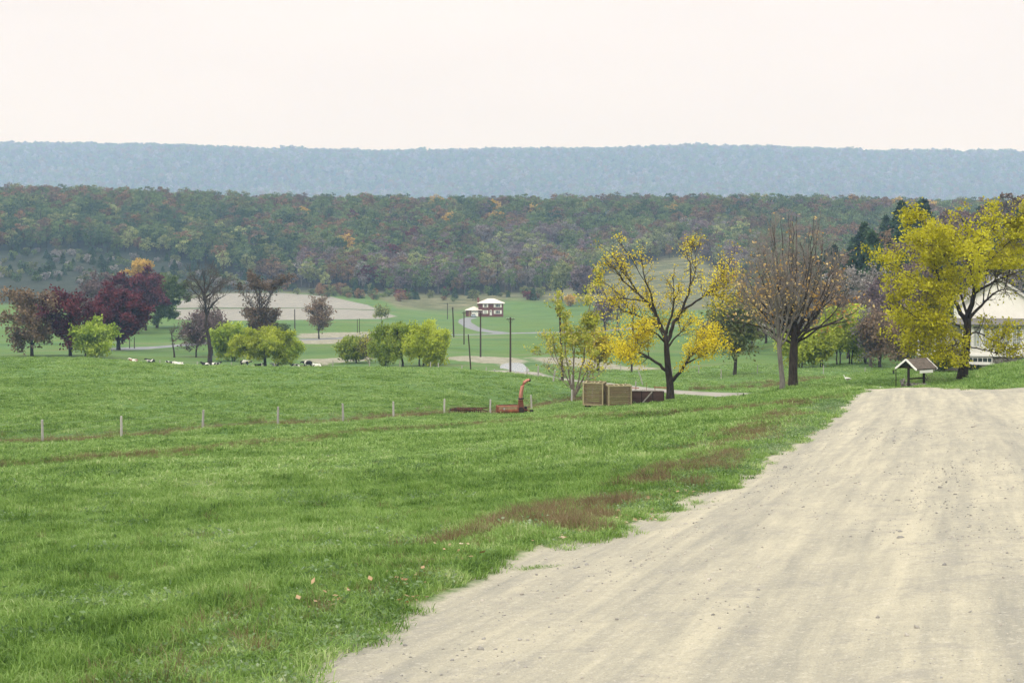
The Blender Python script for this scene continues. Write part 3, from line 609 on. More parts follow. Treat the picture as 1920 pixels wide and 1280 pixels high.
# --- the leafy yellow tree in the middle (limbs traced from their shape: points as (px, row, metres nearer or farther))
def px_limb(Y, base_px, base_row, pts, base_z, smooth=3):
    """photograph-shaped limb in metres relative to the tree's base"""
    s = Y / F; P = np.array([((a - base_px) * s, d, (base_row - b) * s) for a, b, d in pts]); n = len(P)
    t = np.arange(n); tt = np.linspace(0, n - 1, (n - 1) * smooth + 1); return np.stack([np.interp(tt, t, P[:, i]) for i in range(3)], 1) if n == 2 else pchip(t, P, tt)
def hero(name, label, px, row, Y, trunk, tr, limbs, seed, ml, mw='bark', **k):
    rng = np.random.RandomState(seed); b = G(px, Y); tk = px_limb(Y, px, row, trunk, 0); n = len(tk); tr = np.interp(np.linspace(0, 1, n), np.linspace(0, 1, len(tr)), tr)
    li = [(wig(px_limb(Y, px, row, p, 0), .006, rng), r0, r1) for p, r0, r1 in limbs]
    extra = k.pop('extra', 0); pale = k.pop('pale', False); elen = k.pop('elen', 1.0)
    for j in range(extra):
        P, r0, r1 = li[rng.randint(len(limbs))]; t = rng.uniform(.3, .85); q = along(P, t); d = (P[-1] - P[0]); d /= np.linalg.norm(d); d = d * .7 + rng.normal(size=3) * .55 + (0, 0, .25); l = rng.uniform(1.2, 3.2) * elen; e_ = q + d * l
        li.append((wig(bez(q, (q + e_) / 2 + (0, 0, .15), e_, 5), .02, rng), r0 * .35, .02))
    w, l = tree_geo(rng, tk, tr, li, **k); tk[0][2] -= .3
    return tree_obj(name, label, b, w, l, M[mw], M[ml], ht_pale=pale)
def yfn(C):    # leaves thin out towards the top of this tree
    r = np.random.RandomState(5); z = C[:, 2]; return r.rand(len(C)) < np.interp(z, [0, 3, 5, 7.5, 13], [1, 1, .8, .33, .22])
hero('yellow_leaved_tree', 'yellow-leaved tree with dark spreading bare limbs beside the wooden wagons', 1257, 750, 110,
     [(1257, 753, 0), (1257, 735, 0), (1256, 715, 0), (1254, 700, 0), (1252, 680, 0), (1250, 655, 0), (1249, 630, 0)], [.42, .34, .31, .3, .27, .24, .19],
     [([(1254, 702, 0), (1240, 685, .5), (1222, 674, 1), (1195, 661, 1.2), (1170, 657, 1.3), (1140, 662, 1.3), (1124, 668, 1.2)], .15, .03),
      ([(1195, 661, 1.2), (1178, 648, 1), (1168, 635, .8), (1160, 620, .6)], .07, .02),
      ([(1222, 674, 1), (1200, 668, -.5), (1180, 672, -1.5), (1160, 655, -2)], .07, .02),
      ([(1259, 715, 0), (1272, 700, -.4), (1284, 680, -.8), (1296, 660, -1), (1315, 640, -1.2), (1338, 628, -1.3)], .17, .03),
      ([(1284, 680, -.8), (1305, 668, -1.4), (1330, 655, -2), (1352, 648, -2.4)], .08, .02),
      ([(1249, 632, 0), (1240, 612, .3), (1232, 590, .5), (1215, 565, .8), (1190, 545, 1), (1170, 525, 1.2), (1156, 508, 1.3)], .17, .025),
      ([(1232, 590, .5), (1222, 560, -.4), (1210, 530, -1), (1202, 500, -1.2), (1200, 478, -1.2)], .1, .02),
      ([(1215, 565, .8), (1185, 562, 1.6), (1160, 560, 2.3), (1146, 565, 2.5)], .07, .02),
      ([(1242, 616, .3), (1215, 600, 1.2), (1190, 590, 1.9), (1165, 578, 2.4), (1148, 562, 2.5)], .11, .02),
      ([(1245, 640, .1), (1225, 622, -1.2), (1205, 618, -2), (1180, 612, -2.7)], .09, .02),
      ([(1250, 625, 0), (1255, 600, -.3), (1262, 575, -.5), (1262, 545, -.8), (1258, 520, -1)], .13, .02),
      ([(1251, 640, 0), (1262, 612, .2), (1275, 588, .3), (1288, 560, .4), (1295, 530, .5), (1297, 500, .6), (1290, 478, .6)], .18, .025),
      ([(1275, 588, .3), (1295, 570, -.6), (1318, 552, -1.2), (1340, 538, -1.6), (1352, 520, -1.8)], .12, .02),
      ([(1318, 552, -1.2), (1335, 552, -1.8), (1352, 562, -2.2)], .06, .02),
      ([(1288, 560, .4), (1300, 535, 1.6), (1312, 505, 2.3), (1308, 485, 2.6)], .08, .02),
      ([(1253, 650, 0), (1272, 632, 1.5), (1290, 620, 2.4), (1310, 600, 3)], .1, .02),
      ([(1249, 645, 0), (1245, 625, 2), (1235, 600, 3), (1225, 570, 3.6)], .1, .02)],
     11, 'l_yellow', extra=34, twigs=8, sub=5, twig_len=(.7, 1.9), leaf_n=17, leaf=.12, spread=.27, upb=.3, fine=.013, leaf_fn=yfn, tmin=.3)
def wfn(C):    # thin spots in the crown where the house shows through
    r = np.random.RandomState(7); k = F / 100; x = 1808 + C[:, 0] * k; y = 712 - C[:, 2] * k; g = vnoise(C[:, 0] / .9, C[:, 2] / .8, 17) + .5 * vnoise(C[:, 1] / .8, C[:, 2] / .5, 18)
    return ~((x > 1830) & (y > 506) & (y < 594) & (r.rand(len(C)) < .96)) & ~((y > 640) & (r.rand(len(C)) < .4)) & (y < 684) & ~((x > 1784) & (x < 1806) & (y > 568) & (y < 600) & (r.rand(len(C)) < .8)) & ~((x > 1812) & (y > 608) & (r.rand(len(C)) < .55)) & (g > -.42) & ~((np.abs(x - 1811) < 17) & (y > 605) & (C[:, 1] < 1.5)) & ~((y > 668) & (np.abs(x - 1765) > 40))
# --- big yellow green tree in front of the white house
hero('broad_yellow_tree', 'broad dense yellow-green tree in front of the white house', 1808, 712, 100,
     [(1804, 716, 0), (1806, 695, 0), (1809, 670, 0), (1812, 640, 0), (1814, 612, 0), (1815, 590, 0)], [.5, .38, .34, .31, .28, .24],
     [([(1812, 606, 0), (1800, 580, .3), (1788, 562, .5), (1778, 545, .8), (1765, 520, 1), (1755, 500, 1.1)], .19, .03),
      ([(1788, 562, .5), (1765, 556, -.3), (1742, 545, -1), (1715, 548, -1.8), (1695, 550, -2.2)], .11, .02),
      ([(1778, 545, .8), (1755, 530, 1.8), (1730, 525, 2.5), (1700, 528, 3)], .1, .02),
      ([(1766, 522, 1), (1748, 495, -.5), (1728, 470, -1.3), (1705, 452, -1.8)], .09, .02),
      ([(1815, 592, 0), (1822, 570, 0), (1828, 545, 0), (1828, 515, 0), (1824, 490, 0), (1818, 460, 0), (1812, 430, 0), (1800, 405, 0)], .22, .03),
      ([(1826, 500, 0), (1805, 475, 1), (1785, 450, 1.8), (1762, 435, 2.2)], .1, .02),
      ([(1824, 480, 0), (1800, 478, -1.4), (1770, 472, -2.2), (1748, 478, -2.8)], .08, .02),
      ([(1828, 528, 0), (1842, 508, .5), (1858, 492, .8), (1880, 478, 1), (1905, 470, 1)], .13, .02),
      ([(1826, 552, 0), (1848, 532, -1), (1872, 520, -1.6), (1900, 508, -2)], .13, .02),
      ([(1816, 600, 0), (1838, 580, .5), (1862, 562, 1), (1890, 545, 1.3), (1915, 545, 1.5)], .15, .02),
      ([(1818, 470, 0), (1840, 440, -.8), (1865, 425, -1), (1890, 420, -1)], .09, .02),
      ([(1812, 640, 0), (1790, 628, 1), (1765, 625, 1.8), (1735, 628, 2.3), (1705, 630, 2.5)], .1, .02),
      ([(1812, 652, 0), (1795, 660, -1), (1775, 672, -1.6), (1755, 672, -2)], .07, .02),
      ([(1813, 622, 0), (1785, 612, -1.5), (1755, 600, -2.4), (1720, 600, -3), (1690, 598, -3)], .11, .02),
      ([(1811, 645, 0), (1788, 640, -2), (1762, 645, -3), (1735, 648, -3.4)], .08, .02),
      ([(1814, 630, 0), (1838, 625, 1), (1862, 635, 1.4), (1885, 650, 1.6)], .09, .02),
      ([(1813, 650, 0), (1832, 655, -1), (1850, 660, -1.6), (1868, 662, -1.8)], .06, .02),
      ([(1815, 600, 0), (1820, 560, 2), (1815, 520, 3.2), (1800, 490, 3.8)], .12, .02),
      ([(1815, 600, 0), (1808, 560, -2), (1795, 520, -3.2), (1780, 490, -3.8)], .12, .02)],
     12, 'l_yellow2', extra=30, leaf_fn=wfn, twigs=10, sub=5, twig_len=(.8, 2.1), leaf_n=24, leaf=.145, spread=.3, upb=.2, droop=.08, fine=.012, tmin=.3)
# --- nearly bare maple pair left of the gravel crest
def ofn(C):
    r = np.random.RandomState(6); z = C[:, 2]; rr = np.hypot(C[:, 0], C[:, 1]); return r.rand(len(C)) < np.interp(z, [0, 2.5, 4.5, 6, 8, 10, 14], [1, 1, .5, .2, .1, .02, 0]) 
def maple_limbs(px, row, top, w, n, seed, rowf):
    r = np.random.RandomState(seed); out = []
    for k in range(n):
        u = -1 + 2 * (k + .5) / n + r.uniform(-.1, .1); d = r.uniform(-1, 1) * math.sqrt(max(0.05, 1 - u * u)) * 3.2; tp = top + (abs(u) ** 2.2) * (rowf - top) * .62 + r.uniform(-6, 14); x1 = px + u * w
        r0 = rowf + r.uniform(-28, 8); out.append(([(px, r0, 0), (px + (x1 - px) * .33, r0 - (r0 - tp) * .2, d * .35), (px + (x1 - px) * .66, r0 - (r0 - tp) * .5, d * .7), (px + (x1 - px) * .88, r0 - (r0 - tp) * .78, d * .9), (x1, tp, d)], .095 * r.uniform(.55, 1.1), .012))
    return out
hero('bare_maple_tree', 'tall nearly bare maple with a few orange leaves and a thick dark trunk', 1487, 724, 97,
     [(1487, 728, 0), (1487, 710, 0), (1487, 690, 0), (1488, 665, 0), (1489, 640, 0), (1490, 600, 0), (1492, 550, 0), (1493, 500, 0), (1494, 440, 0)], [.42, .35, .33, .32, .28, .18, .12, .07, .02],
     maple_limbs(1488, 724, 402, 102, 22, 3, 640) + maple_limbs(1490, 724, 480, 125, 13, 4, 632) + [([(1489, 648, 0), (1505, 625, -.5), (1530, 612, -1), (1560, 605, -1.2), (1585, 598, -1.5)], .12, .02), ([(1487, 645, 0), (1465, 632, .5), (1440, 618, 1), (1412, 610, 1.4), (1385, 606, 1.6)], .11, .02)],
     13, 'l_orange', extra=34, pale=True, elen=.6, twigs=9, sub=5, twig_len=(.7, 1.8), leaf_n=3, leaf=.17, spread=.25, upb=.75, fine=.0095, leaf_fn=ofn, twig_r=.02, tmin=.25)
hero('slender_bare_tree', 'slender grey-trunked bare tree just left of the thick maple trunk', 1467, 727, 94,
     [(1467, 731, 0), (1467, 712, 0), (1465, 690, 0), (1462, 660, 0), (1460, 630, 0), (1459, 600, 0), (1455, 550, 0), (1450, 490, 0)], [.24, .2, .18, .17, .15, .11, .07, .02],
     maple_limbs(1461, 727, 458, 74, 9, 8, 650),
     14, 'l_orange', 'bark_grey', pale=True, extra=22, elen=.7, twigs=9, sub=5, twig_len=(.7, 1.7), leaf_n=3, leaf=.14, spread=.25, upb=.7, fine=.0095, leaf_fn=lambda C: ofn(C), twig_r=.019)
# --- many-stemmed pale yellow tree left of the wagons
def dfn(C):
    r = np.random.RandomState(8); z = C[:, 2]; return r.rand(len(C)) < np.interp(z, [0, 2, 4.0, 4.9, 9], [.02, .05, .12, 1, 1]) * np.where(C[:, 0] < -1.7, .25, 1) 
hero('many_stemmed_tree', 'many-stemmed tree with yellow green leaves on top, left of the wagons', 1076, 737, 126,
     [(1076, 741, 0), (1076, 728, 0), (1075, 700, 0), (1076, 660, 0), (1080, 625, 0)], [.16, .12, .1, .07, .03],
     [([(1074, 730, 0), (1068, 690, .3), (1060, 650, .5), (1058, 610, .5), (1062, 588, .5)], .09, .02),
      ([(1075, 728, 0), (1074, 680, -.3), (1074, 640, -.5), (1070, 600, -.6)], .09, .02),
      ([(1078, 728, 0), (1088, 690, .3), (1096, 650, .5), (1100, 610, .6), (1101, 590, .6)], .1, .02),
      ([(1078, 730, 0), (1092, 700, -.5), (1104, 665, -1), (1112, 630, -1.2), (1113, 605, -1.2)], .09, .02),
      ([(1080, 728, 0), (1096, 705, .8), (1112, 685, 1.4), (1122, 660, 1.6)], .06, .015),
      ([(1073, 722, 0), (1060, 690, -.8), (1046, 665, -1.3), (1038, 640, -1.5)], .06, .015),
      ([(1073, 718, 0), (1052, 700, .5), (1032, 688, 1), (1018, 672, 1.2)], .045, .012),
      ([(1073, 712, 0), (1050, 680, 1), (1034, 655, 1.6), (1028, 640, 1.8)], .045, .012),
      ([(1080, 722, 0), (1100, 700, -.8), (1120, 690, -1.2), (1134, 676, -1.4)], .045, .012)],
     15, 'l_tan', 'twig', extra=12, twigs=9, sub=4, twig_len=(.5, 1.3), leaf_n=16, leaf=.17, spread=.24, upb=.7, fine=.011, leaf_fn=dfn)

# --- willows and other trees of the valley
G_W = 'willows in the valley'
vtree('willow_tree', 'broad bright yellow-green willow behind the cows, with a low round crown', 497, 689, 250, 76, 116, 'l_willow', 21, th=.16, n=15, z0=.3, leaf=.2, leaf_n=32, spread=.3, twigs=8, droop=.45, r0=.3, cx=2, vase=.8, aspect=2.2, stems=1)
vtree('willow_tree', 'smaller dark green willow lobe leaning out right of the broad willow', 520, 687, 252, 55, 44, 'l_willow2', 22, th=.25, n=8, z0=.38, leaf=.2, leaf_n=28, spread=.3, twigs=7, droop=.45, r0=.18, cx=24, vase=.5, aspect=2.2)
vtree('willow_tree', 'rounded willow beside the pond, rightmost of the willow clump', 790, 690, 238, 76, 84, 'l_willow', 23, th=.2, n=14, z0=.26, leaf=.2, leaf_n=28, spread=.3, twigs=8, droop=.45, r0=.22, cx=6, aspect=2.2, stems=2)
vtree('willow_tree', 'tall slanting willow left of the rounded willow', 755, 690, 242, 80, 72, 'l_willow2', 24, th=.25, n=13, z0=.3, leaf=.2, leaf_n=26, spread=.3, twigs=8, droop=.4, r0=.2, cx=-16, aspect=2.2)
vtree('willow_tree', 'thin willow between the clump and the small pasture willow', 722, 685, 255, 56, 46, 'l_willow2', 25, th=.25, n=9, z0=.3, leaf=.32, leaf_n=8, spread=.45, twigs=7, droop=.3, r0=.15, stems=2, aspect=2.2)
vtree('willow_tree', 'small low willow standing leftmost of the pasture willows', 668, 672, 275, 46, 52, 'l_willow2', 26, th=.18, n=10, z0=.25, leaf=.34, leaf_n=10, spread=.45, twigs=7, droop=.3, r0=.17, cx=-4, aspect=2.2)
vtree('bare_shrub', 'thin bare many-stemmed shrub between two pasture willows', 692, 672, 272, 44, 26, 'l_tan', 27, th=.05, n=8, z0=.2, leaf=.25, leaf_n=1, spread=.4, twigs=7, upb=.8, r0=.08, mw='twig', stems=3)
vtree('willow_tree', 'green-yellow shrubby willow behind the tall bare tree', 438, 668, 285, 66, 62, 'l_willow2', 28, th=.08, n=12, z0=.15, leaf=.36, leaf_n=9, spread=.5, twigs=7, droop=.2, r0=.14, stems=2, cx=-8, aspect=2)
vtree('willow_tree', 'lime green willow at the left edge of the pasture', 160, 670, 268, 62, 78, 'l_willow2', 29, th=.1, n=13, z0=.1, leaf=.36, leaf_n=13, spread=.45, twigs=7, droop=.25, r0=.18, cx=18, aspect=2)
vtree('dark_red_tree', 'dark red-brown tree at the left edge beside the lime willow', 132, 670, 272, 132, 100, 'l_maroon', 30, th=.15, n=16, z0=.1, leaf=.4, leaf_n=7, spread=.55, twigs=8, r0=.3)
vtree('red_brown_tree', 'red brown tree beyond the left edge of the pasture', 60, 668, 270, 128, 110, 'l_brown', 31, th=.15, n=15, z0=.1, leaf=.42, leaf_n=7, spread=.6, twigs=8, r0=.3)
vtree('purple_maple_tree', 'large round dark purple maple on a short trunk by the valley road', 222, 657, 330, 118, 116, 'l_maroon', 32, th=.2, n=22, z0=.14, leaf=.5, leaf_n=15, spread=.55, twigs=9, r0=.45)
vtree('purple_maple_tree', 'tall wine-red tree behind the large round purple maple', 238, 605, 420, 110, 112, 'l_maroon', 33, th=.2, n=22, z0=.12, leaf=.55, leaf_n=13, spread=.6, twigs=9, r0=.5)
vtree('purple_maple_tree', 'thinner plum-coloured tree left of the wine-red tree', 190, 608, 410, 106, 80, 'l_plum', 34, th=.2, n=16, z0=.15, leaf=.5, leaf_n=6, spread=.6, twigs=8, r0=.4)
vtree('purple_maple_tree', 'tall narrow dark red tree touching the green tree', 274, 602, 440, 116, 56, 'l_maroon', 35, th=.25, n=15, z0=.2, leaf=.5, leaf_n=10, spread=.6, twigs=8, r0=.35)
vtree('green_maple_tree', 'dark green round tree left of the ploughed field', 294, 597, 455, 104, 78, 'l_green', 36, th=.18, n=20, z0=.15, cx=12, leaf=.5, leaf_n=16, spread=.55, twigs=9, r0=.45)
vtree('gold_topped_tree', 'small golden tree peeping over the dark red trees', 264, 572, 560, 95, 44, 'l_gold', 37, th=.3, n=9, z0=.45, leaf=.5, leaf_n=9, spread=.5, twigs=7, r0=.3)
vtree('bare_tree', 'small leaning bare tree forked in two beside the valley road', 327, 664, 295, 62, 30, 'l_brown', 38, th=.3, n=5, z0=.4, leaf=.3, leaf_n=0, twigs=5, sub=3, tl=(.6, 1.4), upb=.5, r0=.2, lean=-8, fine=.025)
vtree('bare_tree', 'tall dark bare tree with crooked limbs in the left pasture', 393, 674, 270, 196, 92, 'l_brown', 39, th=.42, n=17, z0=.42, leaf=.3, leaf_n=0, twigs=8, sub=4, tl=(1.2, 3), upb=.45, r0=.42, lean=-14, fine=.028)
vtree('plum_brown_tree', 'low plum-brown tree left of the tall bare tree', 368, 662, 300, 80, 66, 'l_plum', 40, th=.15, n=13, z0=.15, leaf=.34, leaf_n=4, spread=.5, twigs=8, r0=.18, mw='bark', cx=2)
vtree('plum_brown_tree', 'dark plum tree with thin leaves just behind the tall bare trunk', 398, 664, 310, 84, 56, 'l_plum', 41, th=.3, n=12, z0=.35, leaf=.34, leaf_n=4, spread=.5, twigs=8, r0=.18)
def oakfn(C):
    z = C[:, 2]; h = z.max(); r = np.random.RandomState(3); return ((z > h * .74) | (z < h * .52)) | (r.rand(len(C)) < .06)
vtree('brown_oak_tree', 'brown oak with a separate leafy top above a bare gap, behind the broad willow', 487, 655, 330, 158, 82, 'l_brown', 42, th=.2, n=20, z0=.06, leaf=.38, leaf_n=9, spread=.5, twigs=9, r0=.38, leaf_fn=oakfn)
vtree('dark_shrub', 'dark green shrub behind the right shoulder of the broad willow', 520, 650, 340, 46, 40, 'l_green', 43, th=.1, n=9, z0=.1, leaf=.38, leaf_n=8, spread=.5, twigs=6, r0=.12)
vtree('small_brown_tree', 'small brown tree standing alone in front of the ploughed field', 598, 636, 400, 76, 46, 'l_brown', 44, th=.2, n=14, z0=.18, leaf=.36, leaf_n=4, spread=.5, twigs=8, r0=.22)
vtree('sapling', 'tiny green sapling at the right tip of the ploughed field', 715, 618, 470, 38, 24, 'l_pale', 45, th=.4, n=6, z0=.45, leaf=.4, leaf_n=5, spread=.4, twigs=5, r0=.1)['category'] = 'tree'
vtree('plum_tree', 'rounded plum-red tree at the edge of the woods above the yellow tree', 1098, 566, 680, 68, 62, 'l_plum', 46, th=.2, n=16, z0=.2, leaf=.75, leaf_n=8, spread=.8, twigs=8, tl=(1.5, 3.5), r0=.4)
vtree('pale_green_tree', 'pale green round tree at the edge of the woods left of the plum-red tree', 1054, 560, 700, 64, 38, 'l_pale', 47, th=.2, n=12, z0=.3, leaf=.75, leaf_n=8, spread=.8, twigs=8, tl=(1.5, 3.5), r0=.4)
vtree('gold_shrub', 'small yellow shrub at the foot of the plum-red tree', 1070, 560, 670, 20, 12, 'l_gold', 48, th=.1, n=6, z0=.1, leaf=.6, leaf_n=6, spread=.5, twigs=5, r0=.1)
for i, (x, y, Y, h, w, m_, nlf, lab) in enumerate([
    (1134, 617, 455, 60, 34, 'l_plum', 1, 'thin bare tree with a plum tinge beside the valley road'), (1158, 615, 460, 62, 40, 'l_grey', 0, 'bare grey tree right of the plum-tinged tree'),
    (1112, 628, 430, 44, 26, 'l_grey', 0, 'short bare tree at the bend of the valley road'), (1122, 694, 205, 62, 20, 'l_yellow', 2, 'stout dark trunk with yellow leaves behind the many-stemmed tree'),
    (1377, 702, 172, 150, 96, 'l_olive', 2, 'bare grey tree with sparse olive leaves right of the yellow-leaved tree'), (1366, 640, 330, 66, 60, 'l_grey', 2, 'grey brown thicket tree behind the olive-leaved tree'),
    (1410, 650, 300, 74, 66, 'l_brown', 3, 'brown leafy tree behind the bare maple, on its left'), (1436, 640, 320, 92, 64, 'l_rust', 3, 'rust coloured tree behind the slender bare tree'),
    (1650, 690, 205, 96, 60, 'l_brown', 3, 'dark brown leafy tree left of the wishing well'), (1632, 690, 208, 86, 40, 'l_grey', 1, 'thin bare tree with dark stem between the lime willows and the wishing well'),
    (1590, 680, 235, 120, 80, 'l_brown', 2, 'tall thin brown tree rising behind the lime willows'), (1530, 672, 245, 112, 84, 'l_grey', 2, 'grey twiggy tree rising behind the thick maple trunk'),
    (1660, 672, 240, 150, 84, 'l_plum', 4, 'tall plum-brown tree behind the wishing well'), (1700, 690, 190, 95, 70, 'l_brown', 3, 'brown tree behind the roof of the wishing well'),
    (1560, 668, 262, 150, 96, 'l_brown', 2, 'brown grey thicket tree behind the tall lime willows, on their left'), (1612, 664, 268, 165, 90, 'l_grey', 2, 'pale grey twiggy tree on the slope behind the lime willows'), (1685, 668, 225, 170, 80, 'l_plum', 3, 'plum-brown tree behind the left side of the broad yellow tree'), (1472, 668, 262, 120, 90, 'l_grey', 2, 'grey brush behind the slender grey trunk'), (1392, 660, 285, 100, 84, 'l_plum', 2, 'plum-grey thicket tree between the yellow-leaved tree and the maple'),
    (1340, 655, 290, 60, 44, 'l_grey', 1, 'bare grey bush at the far fence right of the yellow-leaved tree')]):
    vtree('field_tree', lab, x, y, Y, h, w, m_, 60 + i, th=.2, n=12, z0=.2, leaf=.2 + Y * .0006, leaf_n=nlf * 2, spread=.5, twigs=8, sub=5, tl=(1, 2.4), upb=.55, r0=.16 + .0004 * Y, mw='bark_grey' if m_ == 'l_grey' else 'bark', fine=.014 + .00003 * Y)
for i, (x, y, Y, h, w, cx, lab) in enumerate([
    (1572, 693, 212, 98, 56, -2, 'tall lime green willow, left of the two behind the lawn'), (1594, 690, 214, 98, 48, 8, 'tall lime green willow, right of the two behind the lawn'),
    (1500, 692, 205, 60, 58, -4, 'low bushy lime willow behind the thick maple trunk'), (1540, 694, 206, 56, 46, -8, 'low yellow-green willow between the maple and the tall lime willows'), (1622, 690, 216, 74, 44, 4, 'olive green thin willow at the right end of the lime willows')]):
    vtree('lime_willow', lab, x, y, Y, h, w, 'l_willow' if i < 4 else 'l_olive', 80 + i, th=.1, n=11, z0=.22, leaf=.26, leaf_n=11, spread=.42, twigs=7, droop=.15, upb=.6, r0=.16, cx=cx, stems=2, aspect=2.2)

# --- forest archetypes
def crown_tree(seed, Ht, W, z0, leaf, leaf_n, n=9, conifer=False, bare=False):
    rng = np.random.RandomState(seed); k = Ht * .02
    if conifer:
        T = [(np.array([(0, 0, -.5), (0, 0, Ht * .5), (0, 0, Ht)]), (k, k * .6, .03), 5)]; C = []
        for i in range(int(leaf_n * 9)):
            h = rng.rand() ** 1.25; r = W / 2 * (1 - h) ** .8 * (1 + .25 * math.sin(h * 40)) * rng.uniform(.5, 1.08) + .15; a = rng.rand() * 6.283; C.append((r * math.cos(a), r * math.sin(a), z0 * Ht + h * Ht * (1 - z0) - r * .18))
        V, Q = tubes_np(T); LV, LQ = leaves_np(np.array(C), leaf, rng, 2.0)
        return (V, Q), (LV, LQ)
    li = auto_limbs(rng, Ht, Ht * .25, 0, W / 2 * .8, z0 * Ht, Ht * .93, n, k * 1.3, n_pts=4, double=0)
    T = [(np.array([(0, 0, -.5), (.1, 0, Ht * .3), (0, .1, Ht * .6), (0, 0, Ht * .9)]), (k, k * .8, k * .5, .05), 5)] + [(P, np.linspace(a, b, len(P)), 3) for P, a, b in li]
    C = []
    for P, a, b in li:
        e_ = P[-1] * .9 + P[-2] * .1; r = W * rng.uniform(.17, .27); m = int(leaf_n * (1 if not bare else .5)); d = rng.normal(size=(m, 3)); d /= np.linalg.norm(d, axis=1)[:, None]; d[:, 2] = np.abs(d[:, 2]) * rng.choice([1, 1, 1, -1], m)
        C.append(e_ + d * r * (rng.rand(m)[:, None] ** .35) * (1, 1, .85))
        if bare:
            for j in range(9): q = along(P, rng.uniform(.3, .9)); T.append((np.stack([q, q + rng.normal(size=3) * (.8, .8, .5) * W * .12 + (0, 0, W * .2)]), (.07, .02), 3))
    V, Q = tubes_np(T); LV, LQ = leaves_np(np.concatenate(C), leaf, rng, 1.5 if not bare else 3.2)
    return (V, Q), (LV, LQ)
def joined(name, wood, lv, mw, ml):
    (V, Q), (LV, LQ) = wood, lv; return mesh_np(name, np.concatenate([V, LV]), np.concatenate([Q, LQ + len(V)]), [mw, ml], np.concatenate([np.zeros(len(Q)), np.ones(len(LQ))]))
PAL = ['l_green', 'l_dkgreen', 'l_olive', 'l_rust', 'l_brown', 'l_maroon', 'l_plum', 'l_gold', 'l_grey', 'l_pale']
WORD = {'l_green': 'dull green', 'l_dkgreen': 'dark green', 'l_olive': 'olive', 'l_rust': 'rust orange', 'l_brown': 'brown', 'l_maroon': 'dark red', 'l_plum': 'plum-brown', 'l_gold': 'golden', 'l_grey': 'bare grey', 'l_pale': 'pale green'}
shapes = [crown_tree(100 + i, 14, 9.5, .35, .62, 62) for i in range(4)]; shapes_b = [crown_tree(120 + i, 14, 8.5, .3, .34, 60, bare=True) for i in range(3)]
ARCH = {}
for p in PAL:
    for j in range(3):
        w, l = (shapes_b if p == 'l_grey' else shapes)[j]; ARCH[p, j] = joined('forest_tree', w, l, M['bark_grey' if p in ('l_grey', 'l_plum') else 'bark'], M[p])
keys = sorted(ARCH); fcoll = source_coll('forest_source', [ARCH[k] for k in keys])
# positions on the near ridge
rf = np.random.RandomState(42); P_ = []
for Y in np.arange(250, 1075, 8.2):
    xs = np.arange(-.54 * Y, .52 * Y, 8.6); P_.append(np.stack([xs + rf.uniform(-4, 4, len(xs)), np.full(len(xs), Y) + rf.uniform(-4, 4, len(xs))], 1))
P_ = np.concatenate(P_); fpx = 960 + F * P_[:, 0] / P_[:, 1]; fy = np.interp(fpx, [-900, 130, 300, 450, 560, 700, 850, 1000, 1080, 1150, 1300, 1420, 1500, 1620, 2000], [830, 830, 815, 780, 742, 735, 735, 735, 770, 830, 870, 700, 330, 285, 255])
keep = (P_[:, 1] > fy + 5 * vnoise(P_[:, 0] / 30, P_[:, 1] / 30, 11)); P_ = P_[keep]; fpx = fpx[keep]; fyk = fy[keep]
fz = height(P_[:, 0], P_[:, 1]); frow = HZ - F * fz / P_[:, 1]; depth = P_[:, 1] - fyk
n1 = vnoise(P_[:, 0] / 60, P_[:, 1] / 45, 21); n2 = vnoise(P_[:, 0] / 35, P_[:, 1] / 30, 22); u = rf.rand(len(P_)); sp = np.empty(len(P_), object)
for i in range(len(P_)):
    x, Y, uu = fpx[i], P_[i, 1], u[i]; near = depth[i] < 90; spur = Y < 560
    if spur: w = dict(l_dkgreen=.52, l_plum=.16, l_brown=.2, l_grey=.12)
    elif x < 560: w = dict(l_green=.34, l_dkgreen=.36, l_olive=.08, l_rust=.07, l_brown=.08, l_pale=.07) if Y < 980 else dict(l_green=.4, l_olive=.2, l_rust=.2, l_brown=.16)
    elif near and 680 < x < 900: w = dict(l_plum=.24, l_maroon=.12, l_green=.24, l_brown=.12, l_pale=.12, l_grey=.16)
    elif near: w = dict(l_grey=.24, l_plum=.13, l_brown=.12, l_green=.22, l_rust=.08, l_pale=.12, l_olive=.09)
    elif 900 < x < 1180 and Y < 930: w = dict(l_grey=.45, l_plum=.12, l_green=.2, l_brown=.13, l_pale=.1)
    elif 1180 < x < 1420 and Y < 950: w = dict(l_pale=.3, l_grey=.2, l_green=.26, l_olive=.14, l_brown=.1)
    else: w = dict(l_green=.44, l_dkgreen=.12, l_olive=.17, l_rust=.1, l_brown=.12, l_plum=.03, l_gold=.008, l_maroon=.006)
    ks = list(w); cs = np.cumsum([w[k] for k in ks]); cs /= cs[-1]; v = (uu + .3 * (n1[i] * .5 + .5) + .2 * (n2[i] * .5 + .5)) % 1.0; sp[i] = ks[int(np.searchsorted(cs, min(v, .9999)))]
